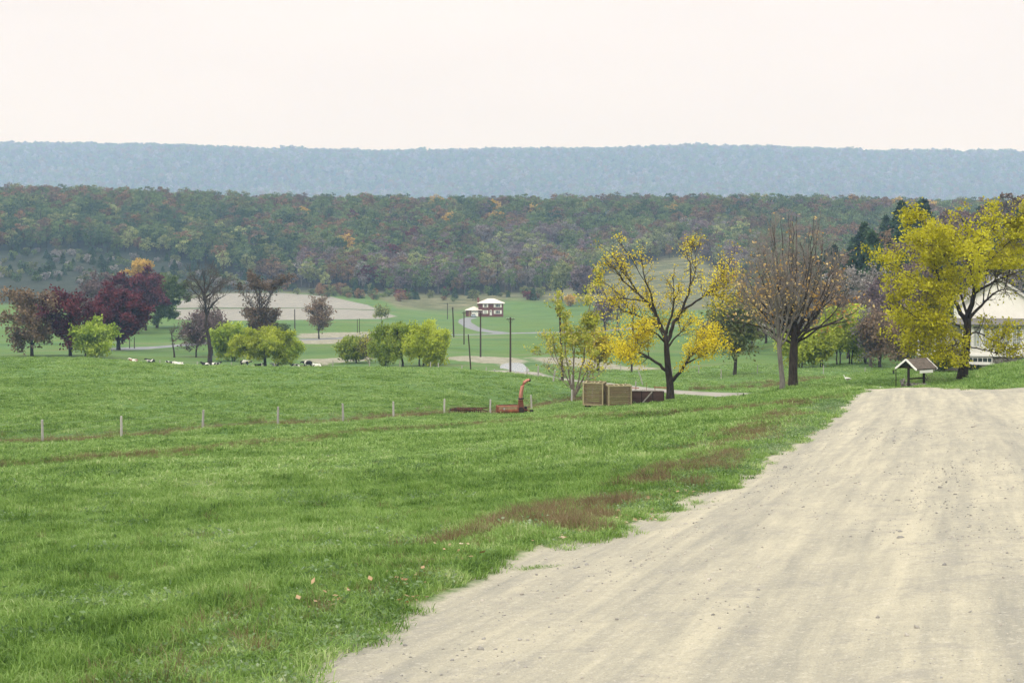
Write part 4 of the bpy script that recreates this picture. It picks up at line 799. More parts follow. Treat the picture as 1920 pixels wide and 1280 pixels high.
# coloured trees that stand out in the photograph: (px, row of crown, kind, size)
SPECIAL = [(682, 466, 'l_pale', 1.15), (722, 462, 'l_plum', 1.05), (768, 448, 'l_maroon', 1.1), (792, 462, 'l_plum', 1.15), (823, 452, 'l_maroon', 1.05), (808, 478, 'l_maroon', .9), (940, 455, 'l_plum', 1.05),
           (1401, 425, 'l_gold', .9), (1212, 428, 'l_gold', .75), (505, 500, 'l_rust', 1.1), (492, 478, 'l_maroon', .9), (535, 482, 'l_gold', .6), (245, 455, 'l_pale', .9), (375, 440, 'l_rust', .9), (172, 438, 'l_rust', .9), (768, 385, 'l_rust', .85), (1670, 372, 'l_maroon', .8), (1635, 412, 'l_gold', .9), (1655, 405, 'l_gold', .8), (1605, 425, 'l_rust', .9), (1345, 398, 'l_rust', .85), (415, 495, 'l_pale', 1.0), (470, 492, 'l_pale', 1.0), (612, 450, 'l_green', 1.1)]
scl = rf.uniform(.75, 1.55, len(P_)); spur = P_[:, 1] < 560; scl[spur] *= .85
frontal = (depth < 14) & ~spur; scl[frontal] *= .8
crow = frow - F * 8.5 * scl / P_[:, 1]; sel_special = []
for x, r_, k, s in SPECIAL:
    d = np.hypot(fpx - x, (crow - r_) * 1.0) ; i = int(np.argmin(d)); sp[i] = k; scl[i] = s; sel_special.append(i)
vari = rf.randint(0, 3, len(P_)); rotz = rf.uniform(0, 6.28, len(P_)); sz = np.minimum(scl, 1.15) * rf.uniform(.85, 1.1, len(P_))
# individuals: those that show largest (front rows and the special ones), the rest as one wood
vis = (fpx > 60) & (fpx < 1960); sizepx = F * scl / P_[:, 1]
front = depth < 30; score = sizepx + front * 2.0 + np.isin(np.arange(len(P_)), sel_special) * 99; score[~vis] = -9; score[spur] -= .6
ind = np.argsort(-score)[:262]; indset = np.zeros(len(P_), bool); indset[ind] = True
def where(x, Y):
    if Y < 560: return 'on the dark hill spur'
    if x < 330: return 'above the dark red maples'
    if x < 620: return 'above the ploughed field'
    if x < 860: return 'left above the brick house'
    if x < 1010: return 'straight above the brick house'
    if x < 1180: return 'right above the brick house'
    if x < 1440: return 'behind the yellow-leaved tree'
    return 'behind the bare maple'
def upper(r): return 'high ' if r < 425 else ''
cnt = {}
for i in ind:
    k = sp[i]
    if spur[i] and k == 'l_dkgreen': continue
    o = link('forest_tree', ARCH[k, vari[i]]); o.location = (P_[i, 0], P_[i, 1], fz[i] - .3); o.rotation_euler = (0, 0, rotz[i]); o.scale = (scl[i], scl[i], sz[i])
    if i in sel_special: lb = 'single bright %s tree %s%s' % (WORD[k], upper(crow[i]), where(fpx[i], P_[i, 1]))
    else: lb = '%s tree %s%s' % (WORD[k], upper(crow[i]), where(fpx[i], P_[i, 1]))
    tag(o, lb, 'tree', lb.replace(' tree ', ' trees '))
rest = ~indset & ~(spur & (sp == 'l_dkgreen'))
# thin the part of the wood nobody sees (the far side)
idx = np.array([keys.index((sp[i], vari[i])) for i in np.nonzero(rest)[0]])
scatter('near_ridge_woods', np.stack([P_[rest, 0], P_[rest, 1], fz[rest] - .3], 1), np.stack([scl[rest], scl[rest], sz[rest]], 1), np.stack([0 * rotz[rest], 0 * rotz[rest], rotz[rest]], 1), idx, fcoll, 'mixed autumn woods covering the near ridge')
# hemlocks on the dark spur, one by one
M['l_pine'] = leafmat('leaf_pine', [(.02, .042, .02), (.04, .08, .036), (.08, .13, .055)], .15)
pines = [joined('pine_tree', *crown_tree(140 + i, 15, 7.5, .12, .75, 150, conifer=True), M['bark'], M['l_pine']) for i in range(3)]
pi = np.nonzero(spur & (sp == 'l_dkgreen') & (fpx < 2100) & (fpx > 1380))[0]; rs.shuffle(pi)
for i in pi[:190]:
    o = link('pine_tree', pines[vari[i]]); o.location = (P_[i, 0], P_[i, 1], fz[i] - .3); o.rotation_euler = (0, 0, rotz[i]); s = scl[i] * (1.1 if fpx[i] < 1740 else .78); o.scale = (s * 1.15, s * 1.15, s)
    lb = 'dark evergreen %s' % ('low on the left hill spur' if fpx[i] < 1640 else 'behind the broad yellow tree' if fpx[i] < 1900 else 'at the far right of the hill spur'); tag(o, lb, 'tree', 'dark evergreens on the hill spur')
# evergreen shrubs and low bushes between field and wood
shr = {p: [joined('hedge_shrub', *crown_tree(160 + j, 6.5, 6.5, .12, .55, 45, n=8), M['bark'], M[p]) for j in range(2)] for p in ('l_dkgreen', 'l_green', 'l_maroon', 'l_rust', 'l_olive', 'l_grey')}
cedar = [joined('hedge_shrub', *crown_tree(170 + j, 8, 5.0, .05, .5, 60, conifer=True), M['bark'], M['l_pine']) for j in range(2)]
r2 = np.random.RandomState(9); done = 0
for x0, x1, Ya, Yb, n, kinds, word in [(610, 1020, 700, 738, 62, ['cedar', 'cedar', 'cedar', 'l_green', 'l_rust', 'l_olive', 'l_maroon'], 'along the wood edge above the house'), (500, 780, 690, 735, 26, ['l_green', 'l_maroon', 'l_olive', 'l_rust'], 'between the ploughed field and the woods'),
                            (-60, 480, 690, 830, 175, ['cedar', 'cedar', 'l_green', 'l_olive', 'l_grey', 'l_dkgreen'], 'on the hillside above the red maples'), (330, 560, 725, 800, 20, ['l_green', 'l_grey', 'cedar', 'l_dkgreen'], 'at the top of the ploughed field')]:
    for j in range(n):
        x = r2.uniform(x0, x1); Y = r2.uniform(Ya, Yb); k = kinds[r2.randint(len(kinds))]; me = cedar[r2.randint(2)] if k == 'cedar' else shr[k][r2.randint(2)]
        p = G(x, Y, -.2); o = link('hedge_shrub', me); o.location = p; s = r2.uniform(.45, 1.05); o.scale = (s * 1.15, s * 1.15, s * r2.uniform(.8, 1.1)); o.rotation_euler = (0, 0, r2.rand() * 6)
        w_ = 'dark evergreen' if k == 'cedar' else WORD[k]; lb = '%s bush %s' % (w_, word); tag(o, lb, 'bush', lb.replace(' bush ', ' bushes '))
# far ridge
fr = [joined('far_tree', *crown_tree(180 + i, 13, 12, .3, 1.9, 18, n=7), M['bark_grey'], M[p]) for i, p in enumerate(['l_green', 'l_olive', 'l_grey', 'l_rust', 'l_plum'])]
frc = source_coll('far_source', fr); A_ = []
for Y in np.arange(4050, 5330, 20): xs = np.arange(-.47 * Y, .47 * Y, 19); A_.append(np.stack([xs + rf.uniform(-9, 9, len(xs)), np.full(len(xs), Y) + rf.uniform(-9, 9, len(xs))], 1))
A_ = np.concatenate(A_); n = len(A_); az = height(A_[:, 0], A_[:, 1]); s = rf.uniform(.9, 1.7, n) * (1.15 + .5 * np.maximum(0, vnoise(A_[:, 0] / 90, A_[:, 1] / 70, 90))); zero = np.zeros(n)
scatter('far_ridge_woods', np.stack([A_[:, 0], A_[:, 1], az - .5], 1), s, np.stack([zero, zero, rf.uniform(0, 6.28, n)], 1), rf.choice([0, 0, 0, 1, 1, 2, 2, 3, 4], n), frc, 'hazy blue woods covering the far ridge')

# ------------------------------------------------------------------ air
hz = MB().box((0, 3870, 245), (19600, 7900, 555)); hm, HN, HL = nodemat('haze_air')
ho = HN.new('ShaderNodeOutputMaterial'); hv = HN.new('ShaderNodeVolumePrincipled'); hv.inputs['Color'].default_value = (.39, .62, 1.0, 1); hv.inputs['Density'].default_value = .00021
hv.inputs['Absorption Color'].default_value = (1, 1, 1, 1); hv.inputs['Anisotropy'].default_value = .0; HL.new(hv.outputs[0], ho.inputs['Volume'])
tag(hz.build('haze', hm), 'thin blue haze filling the valley', None, None, 'stuff')

# ------------------------------------------------------------------ grass, weeds, leaves, stones
def clump(seed, n, h, rad, wdt, lean=.5, stiff=.35):
    rng = np.random.RandomState(seed); a = rng.uniform(0, 6.283, n); r = rad * np.sqrt(rng.rand(n)); B = np.stack([r * np.cos(a), r * np.sin(a), np.full(n, -.02)], 1)
    hh = h * rng.uniform(.5, 1.15, n); d = rng.normal(size=(n, 2)) * lean; d += B[:, :2] / rad * lean * .8; t = rng.uniform(0, 6.283, n); W = np.stack([np.cos(t), np.sin(t), 0 * t], 1) * wdt * rng.uniform(.7, 1.3, n)[:, None]
    Mi = B + np.stack([d[:, 0] * hh * .3, d[:, 1] * hh * .3, hh * .6], 1); Ti = B + np.stack([d[:, 0] * hh, d[:, 1] * hh, hh * (1 - stiff * np.minimum(1, np.hypot(d[:, 0], d[:, 1])))], 1)
    V = np.stack([B - W / 2, B + W / 2, Mi + W * .42, Mi - W * .42, Ti + W * .06, Ti - W * .06], 1).reshape(-1, 3); k = np.arange(n)[:, None] * 6
    return V, np.concatenate([k + np.array([[0, 1, 2, 3]]), k + np.array([[3, 2, 4, 5]])])
def grassmat(name, cols, trans=.35):
    m, N, L = nodemat(name); g = N.new('ShaderNodeNewGeometry'); P = g.outputs['Position']
    n1 = noise(N, L, P, 1.5, 6, .68); n2 = noise(N, L, P, .22, 3); rnd = g.outputs['Random Per Island']
    f = math_(N, L, 'ADD', math_(N, L, 'MULTIPLY', rnd, .42), math_(N, L, 'MULTIPLY', mrange(N, L, n1, .3, .7), .4)); f = math_(N, L, 'ADD', f, math_(N, L, 'MULTIPLY', mrange(N, L, n2, .35, .65), .18))
    k = len(cols); cc = rampn(N, L, f, [(.08 + .84 * i / (k - 1), c) for i, c in enumerate(cols)])
    o = N.new('ShaderNodeOutputMaterial'); d = N.new('ShaderNodeBsdfPrincipled'); d.inputs['Roughness'].default_value = .5; d.inputs['Specular IOR Level'].default_value = .25
    t = N.new('ShaderNodeBsdfTranslucent'); L.new(cc, d.inputs['Base Color']); L.new(cc, t.inputs[0]); mx = N.new('ShaderNodeMixShader'); mx.inputs[0].default_value = trans
    L.new(d.outputs[0], mx.inputs[1]); L.new(t.outputs[0], mx.inputs[2]); L.new(mx.outputs[0], o.inputs[0]); return m
M['grass'] = grassmat('grass_blades', [(.03, .075, .014), (.095, .19, .03), (.185, .315, .06), (.3, .435, .13), (.52, .57, .3)])
M['dry_grass'] = grassmat('dry_weeds', [(.07, .05, .03), (.15, .1, .055), (.24, .17, .09), (.34, .27, .16)])
M['red_weed'] = grassmat('red_brown_weeds', [(.1, .08, .045), (.22, .17, .09), (.34, .28, .16)])
M['leaf_litter'] = grassmat('fallen_leaves', [(.1, .055, .03), (.25, .13, .05), (.4, .27, .15), (.55, .46, .34)], .1)
M['broad'] = grassmat('broad_weeds', [(.07, .13, .045), (.13, .22, .08), (.2, .3, .13), (.34, .4, .26)])
gs = [mesh_np('blades', *clump(i, 44, .1, .13, .0075), M['grass']) for i in range(4)]
gc = source_coll('blade_source', gs)
gsf = [mesh_np('tuft', *clump(20 + i, 60, .13, .34, .02, .6), M['grass']) for i in range(3)]; gcf = source_coll('tuft_source', gsf)
dw = [mesh_np('dry_blades', *clump(30 + i, 34, .3, .16, .006, .4, .2), M['dry_grass']) for i in range(2)] + [mesh_np('red_blades', *clump(35 + i, 40, .26, .15, .006, .5, .15), M['red_weed']) for i in range(2)]; dwc = source_coll('weed_source', dw)
bw = []
for i in range(3):
    rng = np.random.RandomState(50 + i); C = np.stack([rng.normal(size=40) * .1, rng.normal(size=40) * .1, np.abs(rng.normal(size=40)) * .035 + .01], 1); bw.append(mesh_np('broad_leaves', *leaves_np(C * (1, 1, .7), .022, rng, 1.7), M['broad']))
bwc = source_coll('broad_source', bw)
rg = np.random.RandomState(77)
def zone(Y0, Y1, dens, pl=-60, pr=1980, pad=1.5):
    n = int(dens * ((pr - pl) / F * (Y1 * Y1 - Y0 * Y0) / 2 + 2 * pad * (Y1 - Y0))); Y = np.sqrt(rg.uniform(Y0 * Y0, Y1 * Y1, n)); x0 = (pl - 960) / F * Y - pad; x1 = (pr - 960) / F * Y + pad; return x0 + rg.rand(n) * (x1 - x0), Y
def put(name, X, Y, s, coll, nv, label, tilt=.12, sz=None, dz=0.0):
    z = height(X, Y) + dz; n = len(X); S = np.stack([s, s, s * (sz if sz is not None else 1)], 1); return scatter(name, np.stack([X, Y, z], 1), S, np.stack([rg.normal(size=n) * tilt, rg.normal(size=n) * tilt, rg.uniform(0, 6.28, n)], 1), rg.randint(0, nv, n), coll, label)
def offroad(X, Y, edge=0.0, ragged=.35):
    return sdf(X, Y, ROAD) + ragged * vnoise(X / .7, Y / .9, 31) + .15 * vnoise(X / .2, Y / .25, 32) < edge
X_, Y_, S_ = [], [], []
for Y0, Y1, dens, s0 in [(3, 8, 130, .85), (8, 13, 140, .9), (13, 20, 85, 1.05), (20, 30, 46, 1.3)]:
    X, Y = zone(Y0, Y1, dens, pr=1700); k = offroad(X, Y, .14, .25); X, Y = X[k], Y[k]; X_.append(X); Y_.append(Y); S_.append(s0 * rg.uniform(.65, 1.3, len(X)))
X, Y, s = map(np.concatenate, (X_, Y_, S_)); lush = 1 + .28 * vnoise(X / .9, Y / 1.0, 40) + .45 * vnoise(X / .3, Y / .33, 41); edge = np.clip(.75 - sdf(X, Y, ROAD) * .3, .7, 1)
put('meadow_grass', X, Y, s, gc, 4, 'fresh green grass covering the near slope', sz=lush * edge)
X_, Y_, S_ = [], [], []
for Y0, Y1, dens, s0 in [(26, 45, 16, .85), (45, 75, 9, 1.05), (75, 120, 4.2, 1.35), (120, 160, 1.6, 1.7), (160, 215, .7, 2.0)]:
    X, Y = zone(Y0, Y1, dens, pr=1990); k = offroad(X, Y) & (np.abs(seg_dist(X, Y, LANE)) > 2.8); X, Y = X[k], Y[k]; X_.append(X); Y_.append(Y); S_.append(s0 * rg.uniform(.6, 1.3, len(X)))
X, Y, s = map(np.concatenate, (X_, Y_, S_)); lush = 1 + .5 * vnoise(X / 2.4, Y / 2.8, 42) + .2 * vnoise(X / .8, Y / .8, 43)
put('pasture_grass', X, Y, s, gcf, 3, 'tufted green grass over the field beyond the fence', sz=lush * np.clip(1.15 - Y / 260, .5, 1))
# scattered straw stems and low broad leaves through the turf
X, Y = zone(4, 70, 2.2, pr=1700); k = offroad(X, Y, -.3) & (vnoise(X / 1.3, Y / 1.6, 80) + .5 * vnoise(X / .4, Y / .5, 81) > .25); X, Y = X[k], Y[k]
put('straw_stems', X, Y, rg.uniform(.28, .55, len(X)), dwc, 2, 'thin straw-coloured stems scattered through the turf')
X, Y = zone(9, 40, 3, pr=1700); k = offroad(X, Y, -.2) & (vnoise(X / 1.0, Y / 1.1, 82) + .5 * vnoise(X / .4, Y / .5, 83) > .3); X, Y = X[k], Y[k]
put('clover_patches', X, Y, rg.uniform(.8, 1.5, len(X)), bwc, 3, 'patches of low broad leaves in the turf', dz=.03)
# ragged verge beside the gravel: broad-leaved weeds, dry stems, fallen leaves
def verge(n, Y0, Y1, lo, hi, seed):
    Y = Y0 * (Y1 / Y0) ** rg.rand(n); xe = np.interp(Y, [p[1] for p in ROAD[:16]], [p[0] for p in ROAD[:16]]); X = xe - (lo + (hi - lo) * rg.rand(n)); k = vnoise(X / 1.5, Y / 2.2, seed) > -.25; return X[k], Y[k]
X, Y = verge(5200, 4, 60, -.15, 1.1, 51); k = offroad(X, Y, .1) & (rg.rand(len(X)) < .04 + .014 * Y); X, Y = X[k], Y[k]
put('verge_weeds', X, Y, (.8 + Y / 60) * rg.uniform(.5, 1.2, len(X)), bwc, 3, 'low broad-leaved weeds along the edge of the gravel')
X1, Y1 = verge(150, 6, 20, .35, 1.3, 52); X2, Y2 = verge(3400, 13, 66, .15, 2.0, 53); X2 = X2 - (Y2 > 30) * rg.rand(len(X2)) * 1.2
kk_ = vnoise(X2 / 2.1, Y2 / 4, 71) + .5 * vnoise(X2 / .7, Y2 / 1.2, 72) > -.25; X2, Y2 = X2[kk_], Y2[kk_]
n = 1300; t = rg.rand(n) * (len(FENCE) - 1); i = t.astype(int); f = (t - i)[:, None]; p = FENCE[i] * (1 - f) + FENCE[np.minimum(i + 1, len(FENCE) - 1)] * f; X3 = p[:, 0] + rg.normal(size=n) * .8; Y3 = p[:, 1] + 1.3 + rg.normal(size=n) * .9
n = 900; t = rg.rand(n) * (len(TERR) - 1); i = t.astype(int); f = (t - i)[:, None]; p = TERR[i] * (1 - f) + TERR[np.minimum(i + 1, len(TERR) - 1)] * f; X4 = p[:, 0] + rg.normal(size=n) * .5; Y4 = p[:, 1] - .9 + rg.normal(size=n) * .55
X = np.concatenate([X1, X2, X3, X4]); Y = np.concatenate([Y1, Y2, Y3, Y4]); s = np.concatenate([rg.uniform(.3, .6, len(X1)), rg.uniform(.35, .8, len(X2)), rg.uniform(.8, 1.7, len(X3)), rg.uniform(.5, 1.0, len(X4))]); k = offroad(X, Y, -.1)
put('dry_weeds', X[k], Y[k], s[k], dwc, 4, 'brown dry weeds along the road edge and the fence line')
# reeds and rough grass in the valley on the right
n = 700; px_ = rg.uniform(1290, 1700, n); Yv = rg.uniform(138, 152, n) + (px_ - 1300) * .01; Xv = (px_ - 960) / F * Yv; k = vnoise(Xv / 4, Yv / 3, 55) > -.1
put('rough_grass', Xv[k], Yv[k], rg.uniform(1.0, 2.0, k.sum()), dwc, 4, 'rough straw-coloured grass beyond the farm lane')
# fallen leaves
lm = []
for i in range(3):
    rng = np.random.RandomState(60 + i); C = np.stack([rng.normal(size=5) * .09, rng.normal(size=5) * .09, np.abs(rng.normal(size=5)) * .01 + .012], 1); V_, Q_ = leaves_np(C, .042, rng, 1.3); V_[:, 2] = V_[:, 2] * .4 + .006; lm.append(mesh_np('fallen', V_, Q_, M['leaf_litter']))
lc = source_coll('leaf_source', lm); X, Y = verge(380, 4, 45, -.15, .9, 56)
put('fallen_leaves', X, Y, rg.uniform(.5, 1.2, len(X)) * (1 + Y / 80), lc, 3, 'fallen brown leaves lying along the verge', dz=.02)
# loose stones on the gravel
def pebble(seed):
    rng = np.random.RandomState(seed); t = (1 + 5 ** .5) / 2
    v = np.array([(-1, t, 0), (1, t, 0), (-1, -t, 0), (1, -t, 0), (0, -1, t), (0, 1, t), (0, -1, -t), (0, 1, -t), (t, 0, -1), (t, 0, 1), (-t, 0, -1), (-t, 0, 1)]) / 1.9 * rng.uniform(.75, 1.2, (12, 1)) * (1, .8, .55)
    f = np.array([(0, 11, 5), (0, 5, 1), (0, 1, 7), (0, 7, 10), (0, 10, 11), (1, 5, 9), (5, 11, 4), (11, 10, 2), (10, 7, 6), (7, 1, 8), (3, 9, 4), (3, 4, 2), (3, 2, 6), (3, 6, 8), (3, 8, 9), (4, 9, 5), (2, 4, 11), (6, 2, 10), (8, 6, 7), (9, 8, 1)])
    return v, f
M['gravel'] = leafmat('loose_gravel', [(.12, .118, .11), (.26, .25, .225), (.42, .38, .31)], 0.0, .8)
pc = source_coll('pebble_source', [mesh_np('pebble', *pebble(70 + i), M['gravel']) for i in range(4)])
X, Y = zone(4, 34, 150, pl=300, pr=1990); k = (sdf(X, Y, ROAD) > -.2) & (vnoise(X / .8, Y / 2.5, 60) + .6 * vnoise(X / .3, Y / .7, 61) > rg.uniform(-.5, 1.1, len(X))) & (rg.rand(len(X)) < 1.05 - Y / 36); X, Y = X[k], Y[k]
put('loose_gravel', X, Y, .0062 * np.exp(rg.normal(size=len(X)) * .55) * (1 + Y / 45), pc, 4, 'loose stones scattered over the gravel road', .5)
# green tufts growing in the edge of the gravel
for i, (a, b, w, lab) in enumerate([(1268, 946, .32, 'small grass tuft in the gravel, nearer of the pair'), (1306, 932, .42, 'long low grass tuft in the gravel, farther of the pair'), (1215, 966, .34, 'grass tuft at the edge of the gravel below the pair'), (1015, 1052, .16, 'tiny grass tuft alone in the pale gravel'), (1408, 864, .5, 'dark grass tuft jutting into the gravel')]):
    x, y = hit(a, b); Vt, Qt = [], []; k0 = 0
    for j in range(9):
        v, q = clump(200 + i * 10 + j, 40, .05 + .03 * (y > 15), .1, .006, 1.0, .5); v = v + (rg.normal() * w * .5, rg.normal() * .1 * w * 3, 0); Vt.append(v); Qt.append(q + k0); k0 += len(v)
    o = link('grass_tuft', mesh_np('grass_tuft', np.concatenate(Vt), np.concatenate(Qt), M['grass'])); o.location = (x, y, H(x, y)); tag(o, lab, 'grass tuft')

# ------------------------------------------------------------------ fences
def fence(name, label, posts, hts, leans, mat, wires=(.35, .7, 1.05), rad=.075, group=None):
    t = empty(name, tuple(posts[0]), 0, label, 'fence', group); b0 = np.array(posts[0]); tops = []
    for (p, h, ln) in zip(posts, hts, leans):
        q = np.array(p) - b0; a = MB().tube([q + (0, 0, -.3), q + (ln * .5, 0, h * .5), q + (ln, 0, h - .04), q + (ln, 0, h)], [rad * 1.08, rad, rad * .92, rad * .7], 7, True); a.build('post', mat, t); tops.append((q, h, ln))
    wb = MB()
    for w in wires:
        for (q, h, ln), (q2, h2, ln2) in zip(tops[:-1], tops[1:]):
            A = q + (ln * w / h, -rad, w * h / 1.25); B = q2 + (ln2 * w / h2, -rad, w * h2 / 1.25); mid = (A + B) / 2 - (0, 0, .03); wb.tube([A, mid, B], .0035, 3, False)
    wb.build('wire', M['wire'], t)['kind'] = 'stuff'; return t
ph = [42, 42, 40, 41, 37, 37, 33, 31, 29, 27, 25, 24, 24, 22, 24]; lean_ = [.02, -.03, -.02, .05, .02, -.06, -.02, .02, .03, -.08, .02, .1, -.03, .04, .02]
fence('field_fence', 'wire fence on grey wooden posts between the near slope and the pasture', [G(a, Y) for a, b, Y in FENCE_PX], [h * Y / F for h, (a, b, Y) in zip(ph, FENCE_PX)], lean_, M['post'])
VF = [(1072, 716, 140, 0), (1037, 713, 146, .25), (1009, 710, 152, .02), (988, 704, 163, 0), (969, 700, 174, 0), (951, 697, 184, .03), (927, 695, 194, 0), (912, 694, 202, -.03), (866, 693, 211, 0), (822, 693, 221, 0), (807, 693, 226, .04), (750, 694, 238, 0), (693, 694, 248, 0), (624, 693, 256, .03), (577, 693, 258, 0), (515, 692, 240, -.04), (491, 693, 242, 0), (434, 691, 245, 0), (370, 689, 246, 0), (300, 683, 248, 0)]
fence('valley_fence', 'pale-posted wire fence in the valley behind the first grass rise', [G(a, Y) for a, b, Y, l in VF], [1.3] * len(VF), [l for *_, l in VF], M['post'], (.4, .8, 1.15), .09)
LF = [(1104, 712, 160, .03), (1164, 692, 205, 0), (1206, 716, 150, -.55), (1260, 708, 172, 0), (1310, 703, 180, .04), (1352, 712, 165, 0)]
fence('roadside_fence', 'sparse leaning white posts beyond the farm lane', [G(a, Y) for a, b, Y, l in LF], [1.35, 1.3, 1.6, 1.2, 1.2, 1.2], [l for *_, l in LF], M['post'], (.9,), .065)
RF = [(1544, 703, 175, 0), (1622, 700, 172, 0), (1480, 700, 178, 0), (1420, 705, 176, .05)]
RF.sort(); fence('meadow_fence', 'thin fence posts in front of the lime willows', [G(a, Y) for a, b, Y, l in RF], [1.2] * 4, [l for *_, l in RF], M['post'], (.6, 1.0), .05)
t = empty('red_rail_gate', G(1228, 133), 0, 'low rusty red rail on thin posts beside the farm lane', 'rail'); s_ = 133 / F
MB().tube([(0, 0, -.2), (0, 0, .8)], .03, 6).build('post', M['rust'], t); MB().tube([(1.9, .3, -.3), (1.9, .3, .8)], .03, 6).build('post', M['rust'], t)
MB().bar((-.1, 0, .62), (2.0, .3, .5), .05, .12).build('rail', M['rust_pale'], t)
t = link('metal_stake', MB().tube([(0, 0, -.2), (.01, 0, .95)], .02, 6).build('x', M['rust']).data); bpy.data.objects.remove(bpy.data.objects['x']); t.location = G(1212, 138); tag(t, 'thin rusty stake standing by the farm lane left of the red rail', 'stake')
t = link('marker_post', MB().tube([(0, 0, -.1), (0, 0, .32), (.01, 0, .34)], [.03, .03, .01], 6).build('x', M['dark_metal']).data); bpy.data.objects.remove(bpy.data.objects['x']); t.location = G(1394, 97); tag(t, 'short dark stub post at the crest of the near slope', 'post')

# ------------------------------------------------------------------ utility poles
GP = 'utility poles in the valley'
def pole(px, Y, hpx, arm, label, lean=0.0, rad=.17, cap=False, arm_rz=0.0, low=.3):
    h = hpx * Y / F; t = empty('utility_pole', G(px, Y), arm_rz, label, 'utility pole', GP); MB().tube([(0, 0, -.5), (lean * .5, 0, h * .5), (lean, 0, h)], [rad, rad * .88, rad * .72], 9).build('pole', M['pole'], t)
    if arm:
        z = h - low; MB().bar((lean - arm / 2, -.2, z), (lean + arm / 2, -.2, z), .12, .14).build('crossarm', M['pole'], t)
        for sgn in (-1, 1): MB().bar((lean, -.22, z - .8), (lean + sgn * arm * .32, -.22, z - .06), .04, .04).build('brace', M['pole'], t)
        for q in (-.46, -.2, .2, .46): MB().tube([(lean + q * arm, -.2, z + .07), (lean + q * arm, -.2, z + .15), (lean + q * arm, -.2, z + .25)], [.03, .055, .03], 6).build('insulator', M['curtain'], t)
    if cap: MB().tube([(lean - .1, -.3, h - 1.0), (lean - .1, -.3, h - .35)], .2, 8).build('transformer', M['dark_metal'], t); MB().bar((lean - .55, 0, h - .12), (lean + .55, 0, h - .1), .16, .16).build('cap', M['pole'], t)
pole(957, 209, 103, 1.35, 'tall utility pole with a crossarm standing by the pond')
pole(901, 275, 84, 1.0, 'utility pole in line with the garage, bare wooden shaft', rad=.19)
pole(870, 352, 62, 1.2, 'thin utility pole with a small crossarm left of the garage')
pole(851, 410, 56, .9, 'utility pole standing left of the driveway of the brick house', -.4, .24)
pole(839, 590, 30, .9, 'farthest small utility pole on the fallow hillside', rad=.2)
pole(883, 222, 66, 0, 'plain leaning pole without crossarm between two utility poles', -.45, .13)
pole(1055, 148, 138, .0, 'tall pole with a blunt cap rising out of the many-stemmed tree', -.35, .17, True)
pole(1184, 200, 106, 0, 'bare pole behind the left limbs of the yellow-leaved tree', .25, .16)
pole(553, 430, 46, 0, 'lone pole in front of the ploughed field', -.1, .2)
pole(670, 440, 26, 0, 'short thin post, left of a pair by the valley road', 0, .12); pole(674, 440, 27, 0, 'short thin post, right of a pair by the valley road', 0, .12)
pole(243, 345, 20, 0, 'short post beside the trunk of the purple maple', 0, .12); pole(252, 345, 22, 0, 'short post a little right of the purple maple trunk', 0, .12)

# ------------------------------------------------------------------ brick house in the valley
def win(parent, x, z, w, h, y, name='window', frame='white', shut=0.0, mull=2, pane='glass', fr=.12, d=.1):
    f = MB(); f.box((x, y - d / 2, z + h / 2 - fr / 2), (w, d, fr)).box((x, y - d / 2, z - h / 2 + fr / 2), (w, d, fr))
    for s in (-1, 1): f.box((x + s * (w / 2 - fr / 2), y - d / 2, z), (fr, d, h - 2 * fr - .004))
    for k in range(1, mull): f.box((x - w / 2 + w * k / mull, y - d / 2, z), (fr * .6, d * .8, h - 2 * fr - .004))
    f = f.build(name, M[frame], parent); MB().box((x, y - .02, z), (w - 2 * fr - .006, .03, h - 2 * fr - .006)).build('pane', M[pane], f)
    if shut:
        for s in (-1, 1): MB().box((x + s * (w / 2 + shut / 2 + .02), y - .04, z), (shut, .07, h)).build('shutter', M['white'], f)
    return f
def hip(cx, cyy, z, w, d, h, over=.5, name='roof', mat='roof_pale', parent=None, ridge=None):
    W, D = w / 2 + over, d / 2 + over; r = (W - D if ridge is None else ridge); m = MB(); t = .16
    b = [(cx - W, cyy - D, z), (cx + W, cyy - D, z), (cx + W, cyy + D, z), (cx - W, cyy + D, z)]; u = [(x, y, zz + t) for x, y, zz in b]; a = (cx - r, cyy, z + h); c = (cx + r, cyy, z + h)
    m.v = b + u + [a, c]; m.f = [(0, 3, 2, 1), (0, 1, 5, 4), (1, 2, 6, 5), (2, 3, 7, 6), (3, 0, 4, 7), (4, 5, 9, 8), (6, 7, 8, 9), (5, 6, 9), (7, 4, 8)]; return m.build(name, M[mat], parent)
Yh = 618; k_ = Yh / F; hb = G(920, Yh); hs = empty('brick_house', hb + (0, 0, .1), R(0), 'two-storey red brick house with a pale hipped roof and attached garage', 'house')
def hx(px): return (px - 920) * k_
def hzr(row): return (HZ - row) * k_ - hb[2] - .1
x0, x1 = hx(897), hx(943.5); MB().box(((x0 + x1) / 2, 4.5, (hzr(569) - 1.0) / 2), (x1 - x0, 9, hzr(569) + 1.0)).build('wall', M['brick'], hs)
x2, x3 = hx(873), hx(900); MB().box(((x2 + x3) / 2, 3.6, (hzr(582) - 1.0) / 2), (x3 - x2 - .01, 7.0, hzr(582) + 1.0)).build('garage_wall', M['brick'], hs)
rf_ = hip((x0 + x1) / 2, 4.5, hzr(569) + .002, x1 - x0, 9, 2.3, .75, parent=hs)
hip((x2 + x3) / 2 + .4, 3.6, hzr(582) + .002, x3 - x2 + .2, 7.0, 1.9, .7, 'garage_roof', parent=hs)
MB().box((x0 - .1, 3.0, hzr(566)), (.95, .8, 4.0)).build('chimney', M['brick'], rf_)
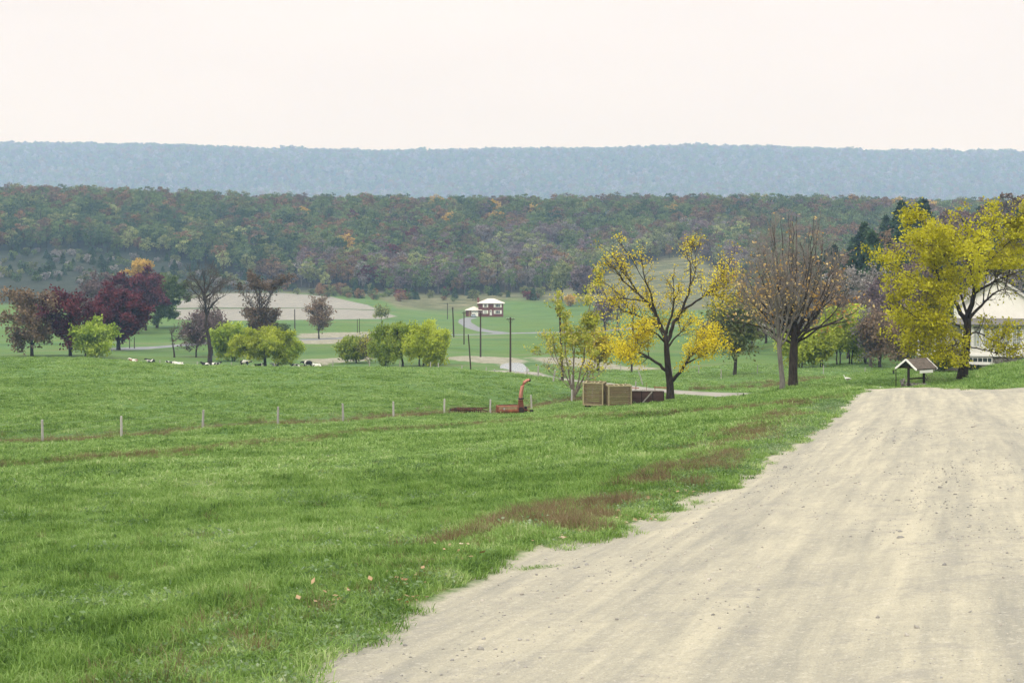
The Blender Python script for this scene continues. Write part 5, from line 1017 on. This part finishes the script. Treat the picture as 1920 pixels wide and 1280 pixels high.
for (a, b, r0, r1) in ((905, 915.5, 570, 576.2), (905, 915.5, 581.6, 588)): win(hs, (hx(a) + hx(b)) / 2, (hzr(r0) + hzr(r1)) / 2, 1.35, hzr(r0) - hzr(r1), -.003, shut=.6, fr=.14, pane='curtain' if r0 > 575 else 'glass')
for (a, b, r0, r1) in ((925.5, 941, 570, 576.2), (925.5, 941, 581.6, 588.2)): win(hs, (hx(a) + hx(b)) / 2, (hzr(r0) + hzr(r1)) / 2, 2.4, hzr(r0) - hzr(r1), -.003, shut=.7, mull=3, fr=.16, pane='glass')
dr = MB().box((hx(920.3), -.05, hzr(586)), (1.05, .1, hzr(581) - hzr(591))).build('door', M['white'], hs); MB().box((hx(920.3), -.115, hzr(583.5)), (.55, .02, .7)).build('pane', M['glass'], dr); MB().tube([(hx(921.6), -.13, hzr(586.5)), (hx(921.6), -.2, hzr(586.5))], .05, 6).build('handle', M['dark_metal'], dr)
gd = MB().box((hx(890.3), .04, hzr(588)), (3.2, .1, hzr(583) - hzr(593.5))).build('garage_door', M['white'], hs)
for j in range(4): MB().box((hx(890.3) - 1.15 + j * .77, -.017, hzr(584.8)), (.6, .02, .32)).build('pane', M['glass'], gd)
MB().box((hx(880.5), .05, hzr(588)), (.9, .12, hzr(582.3) - hzr(593.5))).build('corner_pier', M['rust_tan'], hs)
cp = G(889.5, 611); ca = empty('parked_car', cp + (0, 0, .05), R(12), 'pale blue car parked in front of the garage door', 'car')
pr = [(-.85, 0, .3), (.85, 0, .3), (.9, 0, .75), (.8, 0, .95), (-.8, 0, .95), (-.9, 0, .75)]; MB().prism(pr, (0, 4.4, 0)).build('body', M['car_blue'], ca)
MB().prism([(-.72, .9, .952), (.72, .9, .952), (.58, 1.3, 1.42), (-.58, 1.3, 1.42)], (0, 2.2, 0)).build('cabin', M['glass'], ca); MB().box((0, 2.4, 1.45), (1.15, 1.9, .05)).build('roof', M['car_blue'], ca)
for sx in (-1, 1):
    for y in (.75, 3.6): w_ = MB().tube([(sx * .68, y, .33), (sx * .9, y, .33)], .33, 12).build('wheel', M['tyre'], ca); MB().tube([(sx * .88, y, .33), (sx * .915, y, .33)], .17, 8).build('rim', M['chrome'], w_)
    MB().box((sx * .62, -.02, .72), (.3, .05, .16)).build('headlight', M['curtain'], ca)
MB().box((0, -.04, .42), (1.7, .09, .12)).build('bumper', M['chrome'], ca)

# ------------------------------------------------------------------ white farmhouse on the right
Yw = 116.0; kw = Yw / F; wb_ = G(1800, Yw); wh = empty('white_farmhouse', (wb_[0], Yw, wb_[2]), R(-15), 'white gabled farmhouse half hidden by the broad yellow tree', 'house')
def wx(px): return (px - 1800) * kw
def wz(row): return (HZ - row) * kw - wb_[2]
xl, xr = wx(1723), wx(1990); zf = wz(667); fd = MB().box(((xl + xr) / 2, 1.35, (zf - 1.0) / 2), (xr - xl, 2.7, zf + 1.0)).build('foundation', M['mortar'], wh)
nb = 0; courses = 7; chh = (zf + .3) / courses
for r_ in range(courses):
    off = 0 if r_ % 2 else .3; x = xl + .01 - off
    while x < xr:
        a, b = max(x, xl + .01), min(x + .6, xr - .01); x += .6
        if b - a < .08: continue
        zc_ = -.3 + chh * (r_ + .5)
        if b > wx(1812) and a < wx(1859) and zc_ > wz(684): continue
        MB().box(((a + b) / 2, -.02 + .006 * ((nb * 7) % 3), zc_), (b - a - .02, .06, chh - .02)).build('block', M['block'] if (nb * 13) % 5 else M['stone'], fd); nb += 1
bw_ = win(wh, (wx(1814) + wx(1857)) / 2, (wz(668.5) + wz(679)) / 2, wx(1857) - wx(1814), wz(668.5) - wz(679), -.01, 'basement_window', mull=5, fr=.07); MB().box(((wx(1811) + wx(1861)) / 2, -.09, wz(681)), (wx(1861) - wx(1811), .14, .16)).build('sill', M['white'], bw_)
# lower storey: open porch on the left, enclosed sun porch on the right
MB().box(((xl + xr) / 2, .0, zf + .09), (xr - xl + .1, .4, .17)).build('porch_floor', M['white'], wh)
MB().box(((wx(1806) + xr) / 2, .12, (zf + .18 + wz(650)) / 2), (xr - wx(1806), .16, wz(650) - zf - .18)).build('porch_wall', M['clapboard'], wh)
for i_, px in enumerate((1726, 1753, 1779, 1806, 1822, 1838, 1854, 1872, 1890, 1910, 1935)):
    lo = zf + .18 if px < 1806 else wz(650); MB().box((wx(px), .1, (lo + wz(612)) / 2), (.17, .17, wz(612) - lo - .004)).build('porch_column', M['white'], wh)
for a, b in ((1806, 1822), (1822, 1838), (1838, 1854), (1854, 1872), (1872, 1890), (1890, 1910), (1910, 1935)): win(wh, (wx(a) + wx(b)) / 2, (wz(650) + wz(616)) / 2, wx(b) - wx(a) - .2, wz(616) - wz(650) - .01, .2, 'porch_window', mull=2, fr=.07, pane='curtain')
MB().box(((xl + xr) / 2, .1, wz(610)), (xr - xl, .2, .17)).build('porch_beam', M['white'], wh)
MB().box(((xl + wx(1800)) / 2 + 1.2, 3.4, (zf + wz(612)) / 2), (wx(1800) - xl - 1.2, 3.0, wz(612) - zf - .02)).build('back_wall', M['clapboard'], wh)
pr_ = MB(); zt = wz(609); pr_.v = [(xl - .35, -.35, zt), (xr + .3, -.35, zt), (xr + .3, 2.6, zt), (xl - .35, 2.6, zt), (xl - .35, -.35, zt + .09), (xr + .3, -.35, zt + .09), (xr + .3, 2.6, wz(598)), (xl + 1.5, 2.6, wz(598))]; pr_.f = [(0, 3, 2, 1), (0, 1, 5, 4), (1, 2, 6, 5), (2, 3, 7, 6), (3, 0, 4, 7), (4, 5, 6, 7)]; pr_.build('porch_roof', M['roof_grey'], wh)
# main gabled block
s2 = 118.6 / F; Yg = 2.6
def gx(px): return (px - 1800) * s2 * .98 + .75
def gz(row): return (HZ - row) * s2 - wb_[2]
gl, gr_, gp = gx(1790), gx(1921), gx(1855.5); out = [(gl, Yg, 0.5), (gr_, Yg, 0.5), (gr_, Yg, gz(567)), (gp, Yg, gz(521)), (gl, Yg, gz(567))]; MB().prism(out, (0, 9.0, 0)).build('gable_wall', M['clapboard'], wh)
rm = MB(); ov = .3
for s, e_ in ((-1, gl), (1, gr_)):
    dx = e_ - gp; dz_ = gz(567) - gz(521); q = 1.09; A = np.array((gp, Yg - ov, gz(521) + .03)); B = np.array((gp + dx * q, Yg - ov, gz(521) + .03 + dz_ * q)); up = np.array((0, 0, .14)); rm.prism([A, B, B + up, A + up], (0, 10.1, 0))
rm.build('roof', M['roof_grey'], wh); bt = MB()
for s, e_ in ((-1, gl), (1, gr_)): dx = e_ - gp; dz_ = gz(567) - gz(521); bt.bar((gp, Yg - ov - .03, gz(521) + .05), (gp + dx * 1.09, Yg - ov - .03, gz(521) + .05 + dz_ * 1.09), .04, .2)
bt.build('bargeboard', M['white'], wh)
for i, (px, s_, lab) in enumerate(((1768, 1.5, 'rounded bush at the corner of the house foundation'), (1823, .5, 'left of two small bushes under the basement window'), (1836, .45, 'right of two small bushes under the basement window'), (1812, .4, 'tiny bush beside the big yellow tree trunk by the house wall'))):
    w, l = crown_tree(300 + i, 1.25, 1.2, .1, .09, 160, n=9); o = link('foundation_shrub', joined('foundation_shrub', w, l, M['bark'], M['l_dkgreen'])); o.location = G(px, Yw - 1.1); o.scale = (s_, s_, s_); tag(o, lab, 'bush')

# ------------------------------------------------------------------ wishing well, lamp, small things on the lawn
Yl = 90.0; kl = Yl / F; wl0 = G(1718, Yl); well = empty('wishing_well', wl0, R(33), 'wishing well with a brown shingled gable roof and white gable trim', 'well'); zb_ = wl0[2]
def lz(row): return (HZ - row) * kl - zb_
Lr, Wd, ze, za = 2.1, .9, lz(691), lz(674)
for s in (-1, 1):
    MB().tube([(s * .8, 0, -.4), (s * .8, 0, ze + .25)], [.09, .085], 8).build('post', M['black_wood'], well); MB().bar((s * .8, -Wd * .82, ze + .1), (s * .8, Wd * .82, ze + .1), .1, .1).build('tie_beam', M['black_wood'], well)
roof = MB()
for s in (-1, 1): roof.prism([(-Lr / 2, 0, za), (-Lr / 2, s * Wd, ze), (-Lr / 2, s * Wd, ze + .05), (-Lr / 2, 0, za + .06)], (Lr, 0, 0))
roof = roof.build('roof', M['shake'], well); rngw = np.random.RandomState(4); shm = None
for s in (-1, 1):
    nrow = 9
    for r_ in range(nrow):
        t0 = (r_ + .5) / nrow; x = -Lr / 2 - .02
        while x < Lr / 2:
            w_ = rngw.uniform(.13, .22); xx = min(x + w_, Lr / 2 + .02)
            if xx - x > .05:
                yc = s * Wd * t0; zc_ = za + (ze - za) * t0 + .075; sh = MB().box((0, 0, 0), (xx - x - .012, .17, .016)); o = sh.build('shingle', M['shake'], roof); o.location = ((x + xx) / 2, yc, zc_ + rngw.uniform(0, .012)); o.rotation_euler = (-s * (math.atan2(za - ze, Wd) - .06), 0, 0)
            x = xx
for s in (-1, 1):
    for q in (-1, 1): MB().bar((s * (Lr / 2 + .03), 0, za + .05), (s * (Lr / 2 + .03), q * Wd * 1.03, ze), .03, .13).build('bargeboard', M['white'], well)
MB().box((0, -Wd + .05, ze - .13), (1.35, .05, .2)).build('eave_board', M['white'], well)  # plain white board under the eave
MB().tube([(-.8, 0, lz(709)), (.8, 0, lz(709))], .05, 8).build('windlass', M['black_wood'], well); MB().tube([(.8, 0, lz(709)), (1.0, 0, lz(709)), (1.0, 0, lz(713)), (1.15, 0, lz(713))], .02, 6).build('crank', M['dark_metal'], well)
rw = MB().tube([(0, 0, -.4), (0, 0, lz(719.5))], .62, 18).build('well_core', M['mortar'], well); rngs = np.random.RandomState(8)
for r_ in range(5):
    for j in range(13):
        a = 2 * math.pi * (j + .5 * (r_ % 2)) / 13; v, f = pebble(400 + (r_ * 13 + j) % 6); me = bpy.data.meshes.get('well_stone%d' % ((r_ * 13 + j) % 6)) or mesh_np('well_stone%d' % ((r_ * 13 + j) % 6), v, f, M['stone']); o = link('stone', me, rw); s_ = rngs.uniform(.13, .17); o.location = (.63 * math.cos(a), .63 * math.sin(a), -.22 + r_ * .155); o.scale = (s_ * .7, s_ * 1.05, s_ * .95); o.rotation_euler = (0, 0, a)
lp = empty('lamp_post', G(1680, 88.5), 0, 'thin black lamp post with a small lantern left of the wishing well', 'lamp post'); zz = lambda row: (HZ - row) * 88.5 / F - lp.location[2]
MB().tube([(0, 0, -.3), (0, 0, zz(691))], .03, 8).build('post', M['black_wood'], lp); MB().bar((0, 0, zz(694)), (-.2, 0, zz(694)), .025, .025).build('arm', M['black_wood'], lp)
lt = MB().box((-.17, 0, zz(698)), (.11, .11, .17)).build('lantern', M['glass'], lp); MB().tube([(-.17, 0, zz(698) + .085), (-.17, 0, zz(698) + .16)], [.09, .01], 4).build('cap', M['black_wood'], lt)
w, l = crown_tree(310, 1.0, .7, .05, .06, 30, n=9, bare=True); o = link('dry_shrub', joined('dry_shrub', w, l, M['twig_pale'], M['l_grey'])); o.location = G(1693, 89.0); o.scale = (.75, .75, .85); tag(o, 'grey dry shrub leaning at the left foot of the wishing well', 'shrub')
o = MB().box((0, 0, .08), (.52, .3, .2)).build('white_block', M['white']); o.location = G(1648, 81.5, .02); o.rotation_euler = (0, 0, R(6)); tag(o, 'small white painted block lying at the far edge of the gravel', 'block')
gz_ = empty('goose', G(1589, 112), R(150), 'white and grey goose walking on the lawn', 'goose')
def loft(secs, k=10):
    """one closed skin through elliptical sections: (x, z, half width y, half height z)"""
    m = MB()
    for x, z, a, b in secs:
        for j in range(k): t = 2 * math.pi * j / k; m.v.append((x, a * math.cos(t), z + b * math.sin(t)))
    n = len(secs)
    for i in range(n - 1):
        for j in range(k): q = i * k + j; r = i * k + (j + 1) % k; m.f.append((q, r, r + k, q + k))
    m.f.append(tuple(range(k))[::-1]); m.f.append(tuple((n - 1) * k + j for j in range(k))); return m
b_ = loft([(-.34, .33, .02, .015), (-.26, .3, .07, .05), (-.1, .28, .13, .12), (.08, .29, .13, .13), (.2, .34, .08, .09), (.24, .42, .04, .05), (.27, .52, .032, .04), (.31, .57, .035, .035), (.37, .565, .014, .015)]).build('body', M['white'], gz_, True)
for s in (-1, 1): MB().tube([(0, s * .06, .2), (.01, s * .06, .02), (.08, s * .06, .01)], [.018, .012, .02], 5).build('leg', M['rust_tan'], gz_); MB().tube([(.1, s * .12, .31), (-.12, s * .13, .31), (-.32, s * .05, .33)], [.05, .075, .01], 6).build('wing', M['grey_board'], gz_)
o = link('dark_rock', mesh_np('dark_rock', *pebble(66), M['dark_metal'])); o.location = G(1051, 147, .1); o.scale = (.3, .3, .3); tag(o, 'dark stone lying on the edge of the sandy lane', 'stone')

# ------------------------------------------------------------------ forage harvester, rusty harrow, wooden wagons
Yt = 107.0; kt = Yt / F; t0_ = G(965, Yt); hv_ = empty('forage_harvester', t0_, R(8), 'rusty red forage harvester with a tall curved spout', 'harvester')
def tx(px): return (px - 965) * kt
z_ = lambda row: (774.5 - row) * kt
body = [(tx(933), -.35, z_(774)), (tx(930), -.25, z_(766)), (tx(935), 0, z_(758.5)), (tx(970), 0, z_(759.5)), (tx(970), -.3, z_(768)), (tx(970), -.35, z_(775))]
prof = [(-.42, .02), (-.5, .3), (-.28, .66), (.35, .72), (.5, .4), (.45, .03)]; m = MB()
m.prism([(tx(932), y, z) for y, z in prof], (tx(970) - tx(932), 0, 0)); hd = m.build('pickup_housing', M['rust'], hv_)
MB().bar((tx(934.5), -.405, .5), (tx(969), -.405, .5), .03, .36).build('side_panel', M['rust_tan'], hv_)
pp = bpy.data.objects['side_panel']
MB().box((tx(944), -.425, .48), (.14, .02, .16)).build('badge', M['curtain'], hv_); MB().box((tx(965), -.425, .5), (.12, .02, .14)).build('badge', M['tan_trim'], hv_)
for j in range(7): MB().box((tx(948.5 + j * 2.1), -.425, .49), (.055, .012, .075 + .02 * (j % 3))).build('lettering', M['tan_trim'], hv_)
for s, xx in ((-1, tx(931.5)), (1, tx(970.6))): MB().prism([(xx, y * 1.06, z * 1.05) for y, z in prof], (s * .04, 0, 0)).build('end_plate', M['rust'], hv_)
MB().tube([(tx(934), .1, .76), (tx(970), .1, .78)], .03, 6).build('top_rail', M['dark_metal'], hv_)
MB().prism([(tx(971), -.3, 0.05), (tx(983), -.3, .05), (tx(980.5), -.12, z_(748)), (tx(973), -.12, z_(748))], (0, .5, 0)).build('blower_housing', M['rust'], hv_)
MB().tube([(tx(976), -.33, .35), (tx(976), -.4, .35)], .26, 14).build('fan_cover', M['dark_metal'], hv_)
sp_ = [(976, 749), (976.3, 742), (977.5, 732), (979.5, 723), (983, 716), (987.5, 712.5), (993, 711)]; MB().tube([(tx(a), -.05, z_(b)) for a, b in sp_], [.17, .16, .155, .15, .145, .135, .12], 4, True).build('spout', M['rust_pale'], hv_)
MB().tube([(tx(992), -.05, z_(711)), (tx(995), -.05, z_(712.5))], [.13, .1], 4).build('spout_cap', M['dark_metal'], hv_)
MB().bar((tx(972), -.05, z_(745.5)), (tx(982), -.05, z_(745.5)), .4, .1).build('collar', M['dark_metal'], hv_)
MB().bar((tx(981), -.1, .4), (tx(990), -.2, .3), .09, .1).build('drawbar', M['rust'], hv_); MB().bar((tx(988), -.2, .31), (tx(999), -.25, .2), .07, .09).build('drawbar', M['rust'], hv_); MB().bar((tx(980), .1, .12), (tx(999), -.2, .12), .08, .08).build('drawbar', M['dark_metal'], hv_)
MB().box((tx(996), -.25, .22), (.26, .22, .28), .3).build('gearbox', M['dark_metal'], hv_)
for xx, yy, rr in ((tx(940), .45, .26), (tx(985), .35, .3)): w_ = MB().tube([(xx, yy, rr), (xx + .16, yy, rr)], rr, 16).build('wheel', M['tyre'], hv_); MB().tube([(xx - .01, yy, rr), (xx + .17, yy, rr)], rr * .5, 10).build('rim', M['rust'], w_)
hr0 = G(877, 103.0, .12); hr = empty('disc_harrow', hr0, R(-6), 'flat rusty disc harrow lying in the grass left of the harvester', 'harrow'); kk = 103.0 / F
def rx_(px): return (px - 877) * kk
for a, b, y, z in ((845, 905, -.35, .26), (850, 912, .45, .3)): MB().bar((rx_(a), y, z), (rx_(b), y + .1, z + .03), .09, .08).build('frame_bar', M['rust_dark'], hr)
for px in (846, 858, 872, 886, 900): MB().bar((rx_(px), -.4, .27), (rx_(px) + .2, .5, .31), .08, .06).build('cross_bar', M['rust_dark'], hr)
MB().bar((rx_(900), .1, .3), (rx_(914), .3, .1), .08, .06).build('tongue', M['rust_dark'], hr)
for g_, (a, b, y) in enumerate(((843, 876, -.3), (868, 902, .1), (850, 880, .4))):
    MB().tube([(rx_(a), y, .2), (rx_(b), y + .22, .2)], .03, 6).build('axle', M['dark_metal'], hr)
    for j in range(9):
        f = (j + .5) / 9; x = rx_(a) + (rx_(b) - rx_(a)) * f; MB().tube([(x - .02, y + .22 * f, .17), (x + .02, y + .22 * f + .01, .17)], .22, 12).build('disc', M['rust_dark'] if j % 3 else M['dark_metal'], hr)
def crate(name, label, px, Y, w, d, zlo, zhi, rz, nb, cat, tl=0.0):
    b0 = G(px, Y); t = empty(name, b0, rz, label, cat); r = np.random.RandomState(int(px)); bh = (zhi - zlo) / nb
    for sd in ('f', 'b', 'l', 'r'):
        for j in range(nb):
            zc_ = zlo + bh * (j + .5); th = .03 + r.uniform(0, .01)
            if sd in 'fb': y = (-d / 2 if sd == 'f' else d / 2); MB().box((r.uniform(-.01, .01), y, zc_), (w - .12, th, bh - .03), 0, 0, r.normal() * .006).build('board', M['tan_board'], t)
            else: x = (-w / 2 if sd == 'l' else w / 2); MB().box((x, 0, zc_), (th, d - .12, bh - .03)).build('board', M['tan_board'], t)
    for sx in (-1, 1):
        for sy in (-1, 1): MB().box((sx * (w / 2 - .02), sy * (d / 2 - .005), (zlo + zhi) / 2 + .03), (.1, .11, zhi - zlo + .1)).build('corner_post', M['tan_trim'], t)
    for j in range(5): MB().bar((-w / 2 + .15 + j * (w - .3) / 4, -d / 2 + .1, zhi + .02), (-w / 2 + .1 + j * (w - .3) / 4 + r.uniform(-.1, .15), d / 2 - .1, zhi + r.uniform(.0, .12)), .09, .03).build('loose_slat', M['tan_trim'], t)
    for zc_, nm in ((zhi + .03, 'top_rail'), (zlo - .02, 'bottom_rail')):
        for sy in (-1, 1): MB().box((0, sy * (d / 2 + .03), zc_), (w - .13, .06, .09)).build(nm, M['tan_trim'], t)
        for sx in (-1, 1): MB().box((sx * (w / 2 + .025), 0, zc_), (.05, d - .13, .09)).build(nm, M['tan_trim'], t)
    return t
c1 = crate('slatted_wagon', 'leftmost tan slatted wooden wagon box on dark wheels', 1115, 104.5, 1.62, 1.5, .3, 2.0, R(-14), 11, 'wagon'); ch = MB().bar((-.7, 0, .22), (1.3, 0, .22), .3, .1).build('chassis', M['dark_metal'], c1)
for x, y in ((-.45, -.6), (.55, -.6), (-.45, .6), (.55, .6)): w_ = MB().tube([(x, y - .09, .2), (x, y + .09, .2)], .25, 14).build('wheel', M['tyre'], c1); MB().tube([(x, y - .1, .2), (x, y + .1, .2)], .1, 8).build('rim', M['rust'], w_)
crate('slatted_box', 'square tan slatted wooden box between the wagon and the dark bunk', 1160, 103.5, 1.84, 1.3, .02, 1.62, R(5), 11, 'box')
db = empty('dark_board_panel', G(1134, 106.0), R(2), 'dark brown board panel in the gap between the two tan boxes', 'panel')  # dark boards standing in the gap between the two boxes
for j in range(6): MB().box((0, 0, .2 + j * .19), (.9, .04, .175)).build('board', M['dark_board'], db)
MB().box((0, 0, 1.27), (.92, .1, .05)).build('top_rail', M['grey_board'], db)
bk = empty('wooden_bunk', G(1213, 105.5), R(-3), 'long dark brown wooden bunk with a pale diagonal brace beside the yellow-leaved tree', 'feed bunk'); L2 = 61 * 105.5 / F
for sy in (-.5, .5):
    for j in range(6):
        for q in (-1, 0, 1): MB().box((q * L2 / 3, sy, .12 + j * .165), (L2 / 3 - .01, .04, .152)).build('board', M['dark_board'], bk)
for px in (-L2 / 2, -L2 / 6 - .02, L2 / 6, L2 / 2): MB().box((px, -.545, .5), (.07, .05, 1.1)).build('upright', M['black_wood'], bk)
for sx in (-1, 1):
    for j in range(6): MB().box((sx * (L2 / 2 + .02), 0, .12 + j * .165), (.04, .93, .152)).build('board', M['dark_board'], bk)
MB().bar((-L2 / 6 + .05, -.6, .1), (L2 / 6 - .05, -.6, 1.0), .05, .1).build('brace', M['grey_board'], bk)
MB().box((-L2 / 3, -.5, 1.08), (L2 / 3 - .03, .16, .05)).build('top_rail', M['grey_board'], bk); MB().box((L2 / 6, -.5, 1.07), (L2 * 2 / 3 - .02, .09, .04)).build('top_rail', M['grey_board'], bk)
MB().box((-L2 / 2 + .02, -.57, .62), (.08, .06, 1.35)).build('end_post', M['grey_board'], bk)
MB().bar((-L2 / 2, .3, 1.25), (-L2 / 2 + .7, .35, 1.2), .1, .06).build('red_bar', M['rust_pale'], bk)

# ------------------------------------------------------------------ cows
def cowmat(name, thr, a, b):
    m, N, L = nodemat(name); tc = N.new('ShaderNodeTexCoord'); oi = N.new('ShaderNodeObjectInfo'); ad = N.new('ShaderNodeVectorMath'); sc_ = N.new('ShaderNodeVectorMath'); sc_.operation = 'SCALE'; cb = N.new('ShaderNodeCombineXYZ')
    for q in range(3): L.new(oi.outputs['Random'], cb.inputs[q])
    L.new(cb.outputs[0], sc_.inputs[0]); sc_.inputs['Scale'].default_value = 40; L.new(tc.outputs['Object'], ad.inputs[0]); L.new(sc_.outputs[0], ad.inputs[1])
    c = mixc(N, L, mrange(N, L, noise(N, L, ad.outputs[0], 1.5, 1), thr - .01, thr + .01), a, b); return finish(m, N, L, c, .8)
M['cow'] = cowmat('cow_hide', .5, (.018, .016, .016), (.78, .76, .72)); M['cow_white'] = cowmat('cow_hide_pale', .42, (.02, .018, .018), (.8, .78, .73)); M['cow_red'] = cowmat('cow_hide_brown', .47, (.2, .07, .035), (.78, .74, .68)); M['cow_dark'] = cowmat('cow_hide_dark', .62, (.016, .014, .014), (.75, .73, .7))
def skin_mesh(name, verts, edges, rad, mat):
    me = bpy.data.meshes.new(name); me.from_pydata(verts, edges, []); o = bpy.data.objects.new('tmp', me); col.objects.link(o); md = o.modifiers.new('s', 'SKIN'); md.use_smooth_shade = True; sb = o.modifiers.new('b', 'SUBSURF'); sb.levels = 1; sb.render_levels = 1
    for i, r in enumerate(rad): me.skin_vertices[0].data[i].radius = r if hasattr(r, '__len__') else (r, r)
    me.skin_vertices[0].data[0].use_root = True; bpy.context.view_layer.update(); dg = bpy.context.evaluated_depsgraph_get(); out = bpy.data.meshes.new_from_object(o.evaluated_get(dg)); out.name = name; out.materials.clear(); out.materials.append(mat); bpy.data.objects.remove(o); return out
SV = [(-.1, 0, 1.05), (-.65, 0, 1.1), (.45, 0, 1.05), (.75, 0, 1.1), (1.0, 0, 1.2), (1.3, 0, 1.15), (1.55, 0, .98), (-.62, .2, .7), (-.72, .2, .38), (-.66, .2, .04), (-.62, -.2, .7), (-.72, -.2, .38), (-.66, -.2, .04), (.55, .18, .65), (.55, .18, .35), (.56, .18, .04), (.55, -.18, .65), (.55, -.18, .35), (.56, -.18, .04), (-.85, 0, 1.2), (-.95, 0, .6), (1.22, .17, 1.28), (1.22, -.17, 1.28)]
SE = [(0, 1), (0, 2), (2, 3), (3, 4), (4, 5), (5, 6), (1, 7), (7, 8), (8, 9), (1, 10), (10, 11), (11, 12), (2, 13), (13, 14), (14, 15), (2, 16), (16, 17), (17, 18), (1, 19), (19, 20), (4, 21), (4, 22)]
SR = [(.36, .4), (.32, .33), (.3, .36), (.22, .27), .17, .13, .09, .15, .08, .06, .15, .08, .06, .11, .07, .055, .11, .07, .055, .06, .035, .04, .04]
stand = skin_mesh('standing_cow', SV, SE, SR, M['cow'])
LV_ = [(-.1, 0, .42), (-.65, 0, .38), (.45, 0, .45), (.72, 0, .58), (.95, 0, .8), (1.2, 0, .85), (1.45, 0, .7), (-.6, .3, .16), (-.2, .48, .1), (-.6, -.28, .14), (-.25, -.4, .08), (.5, .28, .14), (.85, .3, .07), (.5, -.28, .14), (.8, -.28, .07), (-.9, 0, .3), (1.12, .16, .95), (1.12, -.16, .95)]
LE_ = [(0, 1), (0, 2), (2, 3), (3, 4), (4, 5), (5, 6), (1, 7), (7, 8), (1, 9), (9, 10), (2, 11), (11, 12), (2, 13), (13, 14), (1, 15), (4, 16), (4, 17)]
LR_ = [(.42, .4), (.36, .34), (.34, .36), (.22, .26), .16, .13, .09, .16, .07, .16, .07, .12, .05, .12, .05, .06, .04, .04]
lying = skin_mesh('lying_cow', LV_, LE_, LR_, M['cow']); 
for px, Y, kind, mt, rz, lab in [(577, 250, 's', 'cow_dark', 175, 'only standing cow, black, right of the broad willow'), (594, 252, 'l', 'cow_white', 175, 'pale spotted cow lying right of the standing black cow'), (554, 252, 'l', 'cow_white', 168, 'white cow lying left of the standing black cow'),
    (520, 254, 'l', 'cow_white', 200, 'white cow lying just right of the broad willow trunk'), (482, 252, 'l', 'cow_dark', 10, 'black cow lying in front of the broad willow trunk'), (459, 254, 's', 'cow', 8, 'black and white cow with raised head left of the broad willow'),
    (403, 256, 'l', 'cow', 5, 'black and white cow lying, right of a pair below the tall bare tree'), (387, 254, 'l', 'cow_dark', 170, 'dark cow lying, left of a pair below the tall bare tree'), (337, 252, 'l', 'cow_white', 170, 'white cow mostly hidden by the grass rise below the leaning bare tree'), (322, 254, 'l', 'cow', 165, 'leftmost half-hidden cow below the leaning bare tree'),
    (283, 262, 'l', 'cow_dark', 175, 'dark cow lying apart in the left pasture'), (251, 258, 'l', 'cow_red', 160, 'brown and white cow, farthest left of the herd')]:
    me = stand if kind == 's' else lying; o = link('cow', me); o.material_slots[0].link = 'OBJECT'; o.material_slots[0].material = M[mt]; z = 0.0; o.location = G(px, Y, z); o.rotation_euler = (0, 0, R(rz)); tag(o, lab, 'cow', 'cows resting behind the grass rise')

# ------------------------------------------------------------------ labels: look-alikes of one group are told apart by their place from the left
NTH = ['leftmost', 'second from the left', 'third from the left', 'fourth from the left', 'fifth from the left', 'sixth from the left', 'seventh from the left', 'eighth from the left', 'ninth from the left', 'tenth from the left', 'eleventh from the left', 'twelfth from the left', 'thirteenth from the left', 'fourteenth from the left', 'fifteenth from the left']
byl = {}
for o in list(col.objects):
    if o.parent is None and 'label' in o and 'category' in o: byl.setdefault(o['label'], []).append(o)
def split(os_, pre):
    if len(os_) > 20 and len(pre) < 2:
        os_.sort(key=lambda o: o.location.y); h = len(os_) // 2
        split(os_[:h], pre + ['nearer' if not pre else 'front']); split(os_[h:], pre + ['farther' if not pre else 'back']); return
    os_.sort(key=lambda o: o.location.x / o.location.y); n = len(os_)
    for i, o in enumerate(os_):
        w = NTH[i] if i < (n + 1) // 2 else NTH[n - 1 - i].replace('left', 'right')
        if n == 3 and i == 1: w = 'middle one'
        if 'group' not in o: o['group'] = o['label']
        o['label'] = ' '.join(pre + [o['label']]) + ', ' + w
for lb, os_ in byl.items():
    if len(os_) > 1: split(os_, [])
